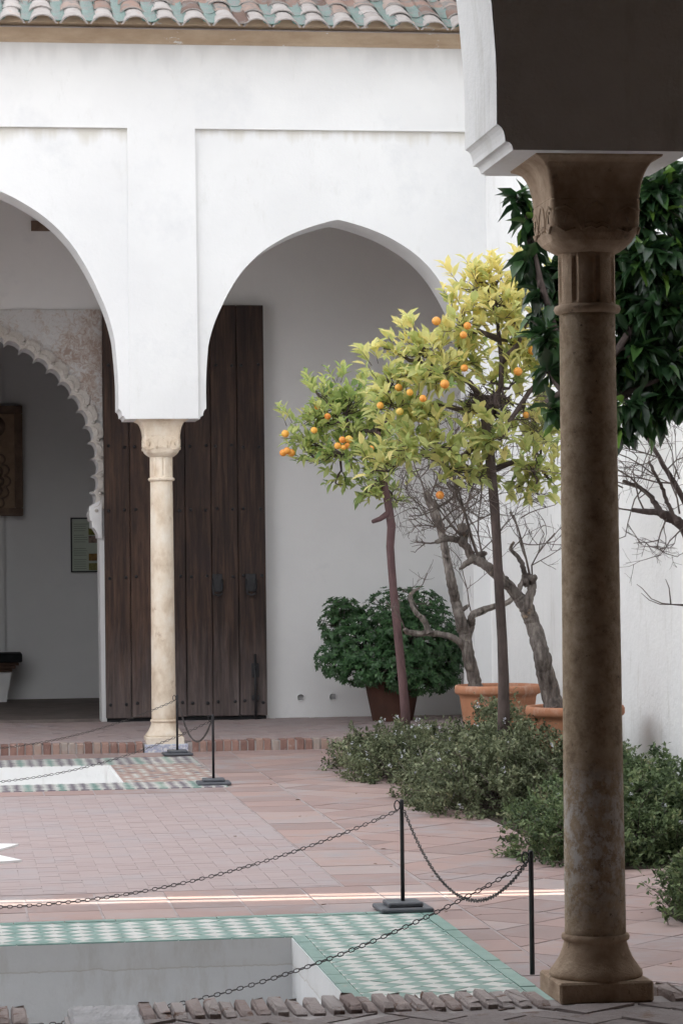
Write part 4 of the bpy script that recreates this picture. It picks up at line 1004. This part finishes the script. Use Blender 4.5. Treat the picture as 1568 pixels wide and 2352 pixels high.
tA = thing('bare_tree', tuple(bA), 'bare gnarled grey tree leaning left out of the left terracotta pot', 'tree', 'bare pruned trees in pots')
m = MB()
limb(m, [(1095, 1590), (1086, 1550), (1074, 1500), (1066, 1455), (1056, 1420), (1046, 1380), (1036, 1335), (1027, 1290), (1021, 1255), (1013, 1220), (1002, 1185), (990, 1160), (975, 1130)], YA, [.056, .052, .05, .054, .046, .042, .040, .037, .036, .035, .038, .036, .024], 12)
limb(m, [(1070, 1480), (1080, 1440), (1084, 1415), (1094, 1408), (1125, 1396), (1158, 1388), (1180, 1370), (1196, 1345), (1206, 1322)], YA, [.036, .034, .034, .03, .026, .024, .022, .022, .02], 9)
limb(m, [(1068, 1490), (1050, 1470), (1022, 1458), (985, 1455), (940, 1454), (928, 1445)], YA, [.034, .03, .026, .024, .022, .016], 9)
limb(m, [(985, 1455), (978, 1432), (958, 1410), (944, 1385), (944, 1365), (962, 1350)], YA, [.03, .025, .022, .018, .016, .008], 7)
for x, y, r_ in ((1062, 1400, .03), (1083, 1415, .035), (976, 1428, .035), (1000, 1180, .04), (1052, 1450, .02), (1020, 1275, .02)): stub(m, x, y, YA, r_)
m.build('trunk', barkgrey, tA)
m = MB()
for (x, y, dx, dz, L, r_, dp) in ((985, 1150, .3, .9, .55, .010, 4), (995, 1170, .7, .5, .5, .009, 4), (980, 1150, -.3, .9, .45, .008, 4), (1010, 1200, .8, .4, .55, .009, 4), (1000, 1180, -.7, .3, .3, .006, 3), (1085, 1420, .1, 1, .5, .006, 3), (1020, 1250, .6, .7, .5, .008, 4), (1008, 1210, -.8, .1, .22, .008, 2), (950, 1360, .5, .3, .2, .005, 2), (930, 1448, -.2, .8, .3, .006, 2), (1015, 1225, .7, .6, .5, .007, 4), (960, 1400, -.4, .8, .2, .005, 2)):
    twigs(m, at(x, y, YA), Vector((dx, random.uniform(-.3, .3), dz)), L, r_, dp, .03)
m.build('twigs', twigm, tA)
YBt = 19.5
bB = at(1272, 1625, YBt); bB.z = .60
tB = thing('bare_tree', tuple(bB), 'bare gnarled tree with a thick twisted trunk rising from the pot by the brown column', 'tree', 'bare pruned trees in pots')
m = MB()
limb(m, [(1275, 1640), (1266, 1600), (1252, 1545), (1243, 1500), (1232, 1460), (1220, 1425), (1207, 1395), (1190, 1370), (1168, 1345), (1140, 1320), (1110, 1295), (1085, 1280), (1070, 1255), (1050, 1240), (1022, 1238), (1000, 1246)], YBt, [.072, .068, .062, .058, .054, .052, .052, .044, .038, .038, .036, .032, .028, .025, .02, .013], 12)
limb(m, [(1208, 1400), (1216, 1370), (1222, 1345), (1218, 1328), (1206, 1322)], YBt, [.036, .032, .03, .027, .022], 9)
limb(m, [(1206, 1330), (1200, 1300), (1186, 1275), (1172, 1262), (1180, 1245)], YBt, [.022, .018, .015, .012, .009], 7)
limb(m, [(1062, 1250), (1066, 1228), (1062, 1212)], YBt, [.03, .03, .034], 8)
limb(m, [(1085, 1285), (1070, 1295), (1056, 1308)], YBt, [.025, .02, .008], 7)
for x, y, r_ in ((1222, 1335, .04), (1165, 1340, .03), (1100, 1275, .028), (1060, 1215, .028), (1208, 1345, .03)): stub(m, x, y, YBt, r_)
m.build('trunk', barkgrey, tB)
m = MB()
for (x, y, dx, dz, L, r_, dp) in ((1000, 1246, -.9, -.2, .15, .008, 2), (1100, 1285, -.2, 1, .7, .013, 4), (1120, 1300, -.35, .95, .5, .008, 4), (1218, 1330, -.12, 1, .55, .009, 3), (1222, 1330, -.2, .9, .4, .007, 3), (1060, 1215, .1, .9, .4, .006, 3), (1165, 1340, -.05, 1, .5, .004, 2), (1085, 1270, -.5, .8, .5, .008, 4), (1090, 1270, -.7, .6, .4, .006, 3), (1175, 1262, .4, .6, .2, .005, 2), (1195, 1190, .8, .4, .3, .005, 3), (1040, 1240, -.7, .5, .35, .006, 3)):
    twigs(m, at(x, y, YBt), Vector((dx, random.uniform(-.3, .3), dz)), L, r_, dp, .03)
m.build('twigs', twigm, tB)
YC = 16.2
bC = at(1660, 1800, YC); bC.z = 0
tC = thing('bare_tree', tuple(bC), 'bare dark branches reaching in from the right edge behind the brown column', 'tree', 'bare pruned trees in pots')
m = MB()
limb(m, [(1665, 1790), (1660, 1500), (1630, 1330), (1568, 1212), (1535, 1190), (1510, 1178), (1480, 1175), (1450, 1172)], YC, [.06, .055, .05, .036, .03, .022, .018, .014], 9)
limb(m, [(1640, 1360), (1600, 1220), (1565, 1140), (1530, 1080), (1497, 1022), (1480, 980)], YC, [.035, .022, .018, .015, .013, .009], 7)
limb(m, [(1520, 1182), (1500, 1150), (1470, 1120), (1430, 1105)], YC, [.02, .016, .013, .01], 7); limb(m, [(1555, 1200), (1535, 1160), (1520, 1120), (1500, 1080), (1490, 1060)], YC, [.018, .013, .011, .009, .007], 7)
m.build('trunk', barkdark, tC)
m = MB()
for (x, y, dx, dz, L, r_, dp) in ((1500, 1150, -.8, .5, .4, .008, 3), (1450, 1172, -.8, .2, .2, .006, 2), (1480, 1175, -.3, .8, .35, .006, 3), (1530, 1190, -.3, -.7, .2, .006, 3), (1545, 1110, -.8, .3, .4, .006, 3), (1510, 1050, -.9, .1, .35, .005, 3), (1568, 1212, -.5, -.6, .25, .005, 3), (1530, 1080, .6, .6, .4, .005, 3), (1500, 1090, -.7, .5, .4, .005, 3), (1560, 1180, -.2, .9, .4, .006, 3), (1430, 1120, -.7, .5, .3, .005, 2), (1590, 1190, .2, 1, .5, .006, 3), (1560, 1100, -.5, .8, .4, .005, 3)):
    twigs(m, at(x, y, YC), Vector((dx, random.uniform(-.3, .3), dz)), L, r_, dp, .02)
for pl in ([(1640, 1400), (1568, 1391), (1520, 1386), (1495, 1375), (1475, 1352), (1462, 1342)], [(1640, 1390), (1568, 1389), (1515, 1388), (1490, 1378), (1472, 1362)], [(1540, 1388), (1536, 1350), (1528, 1330)]):
    m.tube([at(x, y, YC) for x, y in pl], np.linspace(.005, .0018, len(pl)), 5)
m.build('twigs', twigm, tC)

# ---- round dark bush in a pot at the back
YP = 28.2
pp = at(901, 1600, YP)
pot((pp.x, YP, .09), .335, .52, 'dark brown terracotta pot under the round green bush', brown_pot)
bb = Vector((pp.x, YP, .55))
bu = thing('round_bush', tuple(bb), 'round dense dark green bush in a brown pot by the gallery wall', 'bush')
lf, st = MB(), MB()
BL = [(900, 1420, 70, 70, .1), (840, 1470, 90, 80, 0), (790, 1440, 55, 60, -.1), (770, 1510, 45, 48, -.1), (940, 1480, 90, 80, -.15), (1000, 1480, 60, 85, 0), (1010, 1540, 55, 50, 0), (900, 1530, 90, 50, -.3), (960, 1400, 60, 50, .1), (830, 1540, 60, 36, -.2), (950, 1560, 80, 35, -.2), (785, 1400, 40, 30, 0), (1030, 1500, 35, 60, .1)]
for (px, py, rx, ry, dY) in BL:
    c = at(px, py, YP+dY); s = YP/F; a, b = rx*s, ry*s
    n = int(190*(rx*ry)/4000)
    d = unit(rng.normal(size=(n, 3))); d[:, 1] = -np.abs(d[:, 1])*np.where(rng.random(n) < .8, 1, -1)
    rr = np.where(rng.random((n, 1)) < .7, rng.uniform(.9, 1.06, (n, 1)), rng.uniform(.55, .9, (n, 1)))
    P = np.array(c) + d*rr*np.array([a, a, b]); ax = unit(d + np.array([0, -.1, .5]))
    for i in range(n):
        k = 7; th = rng.random()*6.28 + np.arange(k)*2*math.pi/k
        t1_ = unit(np.cross(ax[i:i+1], [[.3, .2, .9]])); t2_ = np.cross(ax[i:i+1], t1_)
        D = ax[i]*.45 + np.cos(th)[:, None]*t1_ + np.sin(th)[:, None]*t2_
        leaves(lf, np.tile(P[i], (k, 1)), D, rng.uniform(.045, .066, k), .42, .1, .15, np.clip(rng.normal(.45, .25, k), 0, 1), False, np.tile(ax[i], (k, 1)))
        if i % 6 == 0: st.tube([c, Vector(P[i])], [.006, .003], 4)
lf.build('foliage', leaf_p, bu); st.tube([bb+Vector((0, 0, -.05)), bb+Vector((0, 0, .4))], [.04, .03], 8); st.build('stems', barkdark, bu)

# ---- low flowering shrubs along the bed
def shrub(label, ell, n, mat_, flow, L=.037, stems=60, name='shrub'):
    c0 = Vector((ell[0][0], ell[0][1], .006)); root = thing(name, tuple(c0), label, 'shrub', 'low shrubs along the planting bed')
    lf, st, fl = MB(), MB(), MB(); tot = sum(e[3]*e[5] for e in ell)
    for (x, y, z, rx, ry, rz) in ell:
        k = int(n*rx*rz/tot); ns = max(20, k//21)
        # sprays: short stems on the surface each with a run of leaves
        d = unit(rng.normal(size=(ns, 3))); d[:, 2] = np.where(d[:, 2] < -.35, -d[:, 2], d[:, 2])
        r_ = np.where(rng.random((ns, 1)) < .72, rng.uniform(.84, 1.0, (ns, 1)), rng.uniform(.4, .85, (ns, 1)))
        # lumpy outline
        lump = 1 + .16*np.sin(d[:, :1]*7+x*3) * np.cos(d[:, 1:2]*6+y) + .10*np.sin(d[:, 2:]*11+x)
        P = np.array([x, y, z]) + d*r_*lump*np.array([rx, ry, rz]); P[:, 2] = np.maximum(P[:, 2], .02)
        for i in range(ns):
            out = d[i]*np.array([1, 1, .8]) + rng.normal(0, .45, 3) + np.array([0, 0, .35]); out /= np.linalg.norm(out)
            ln = rng.uniform(.06, .17); q = 25
            t = rng.random((q, 1)); B_ = P[i] + out*(t-.35)*ln + rng.normal(0, .014, (q, 3)); B_[:, 2] = np.maximum(B_[:, 2], .012)
            D = out*.5 + rng.normal(0, .7, (q, 3)) + np.array([0, 0, .15])
            v = np.clip(rng.normal(rng.normal(.40, .19), .15, q), 0, .93)
            leaves(lf, B_, D, L*rng.uniform(.6, 1.25, q), .55, .2, .2, v, False)
            e = Vector(P[i]) + Vector(out)*ln*.65
            if i % 3 == 0: st.tube([Vector(P[i])-Vector(out)*ln*.5 - Vector((0, 0, .03)), Vector(P[i]), e], [.003, .002, .0012], 4)
            if flow and rng.random() < flow and d[i][1] < .3 and d[i][2] > -.1:
                for w_ in range(5):
                    pq = np.array(e)+rng.normal(0, .009, 3); qn = 4
                    leaves(fl, np.tile(pq, (qn, 1)), rng.normal(0, 1, (qn, 3))+np.array([0, -.3, .3]), .014, .9, .05, 0, None, False)
        for s in range(int(stems*rx)):
            a = Vector((x+random.gauss(0, rx*.22), y+random.gauss(0, ry*.25), .0)); b = Vector((x, y, z)) + Vector([random.uniform(-1, 1)*rx*.9, random.uniform(-1, 1)*ry*.9, random.uniform(0, .85)*rz])
            st.tube(wob(a, b, 3, .09), [.005, .004, .003, .002], 4)
    lf.build('foliage', mat_, root); st.build('stems', twigm, root)
    if flow:
        fo = fl.build('flowers', flower_m, root); fo['kind'] = 'stuff'
    return root
shrub('grey green shrub dotted with white flowers at the far end of the bed', [(3.64, 22.25, .03, .50, 1.0, .30), (3.50, 21.75, .02, .42, .6, .26), (3.60, 22.9, .04, .50, .7, .27), (4.0, 22.5, .04, .40, .8, .30)], 21000, leaf_s, .16)
shrub('largest lantana like shrub, dense grey green, in the middle of the bed', [(3.86, 19.1, .06, .60, 1.0, .46), (3.72, 18.75, .04, .52, .62, .36), (3.72, 19.75, .04, .50, .6, .38), (4.35, 19.0, .06, .50, .9, .46), (4.15, 20.1, .06, .46, .7, .46), (4.12, 20.7, .08, .32, .4, .54), (4.6, 19.6, .04, .36, .8, .34)], 46000, leaf_s, .05)
shrub('fresher green low shrub behind the foot of the brown column', [(3.84, 15.95, .04, .58, .85, .40), (3.70, 15.55, .03, .44, .5, .30), (4.35, 15.9, .06, .46, .85, .40), (4.15, 16.4, .06, .50, .55, .44), (4.65, 15.7, .06, .36, .7, .40)], 32000, leaf_s2, .03)
shrub('small sparse shrub cut off by the right edge of the photo', [(3.58, 12.85, .05, .24, .34, .20), (3.76, 13.0, .08, .3, .34, .26)], 5000, leaf_s2, 0, .036)

# ---- litter on the paving
m = MB()
for k in range(26):
    x, y = random.uniform(1.6, 3.4), random.uniform(10.9, 24.5)
    if x < 2.3 and (y < 13.6 or y > 21.2): continue
    a = random.random()*6.28
    leaves(m, np.array([[x, y, .008]]), np.array([[math.cos(a), math.sin(a), .02]]), random.uniform(.02, .05), .4, .3, .0, np.array([random.random()]), True, np.array([[0, 0, 3.]]))
o = m.build('fallen_leaves', stone('dry_leaf', [(.3, (.13, .07, .04)), (.7, (.26, .16, .09))], 8, bs=.2)); tag(o, kind='stuff')
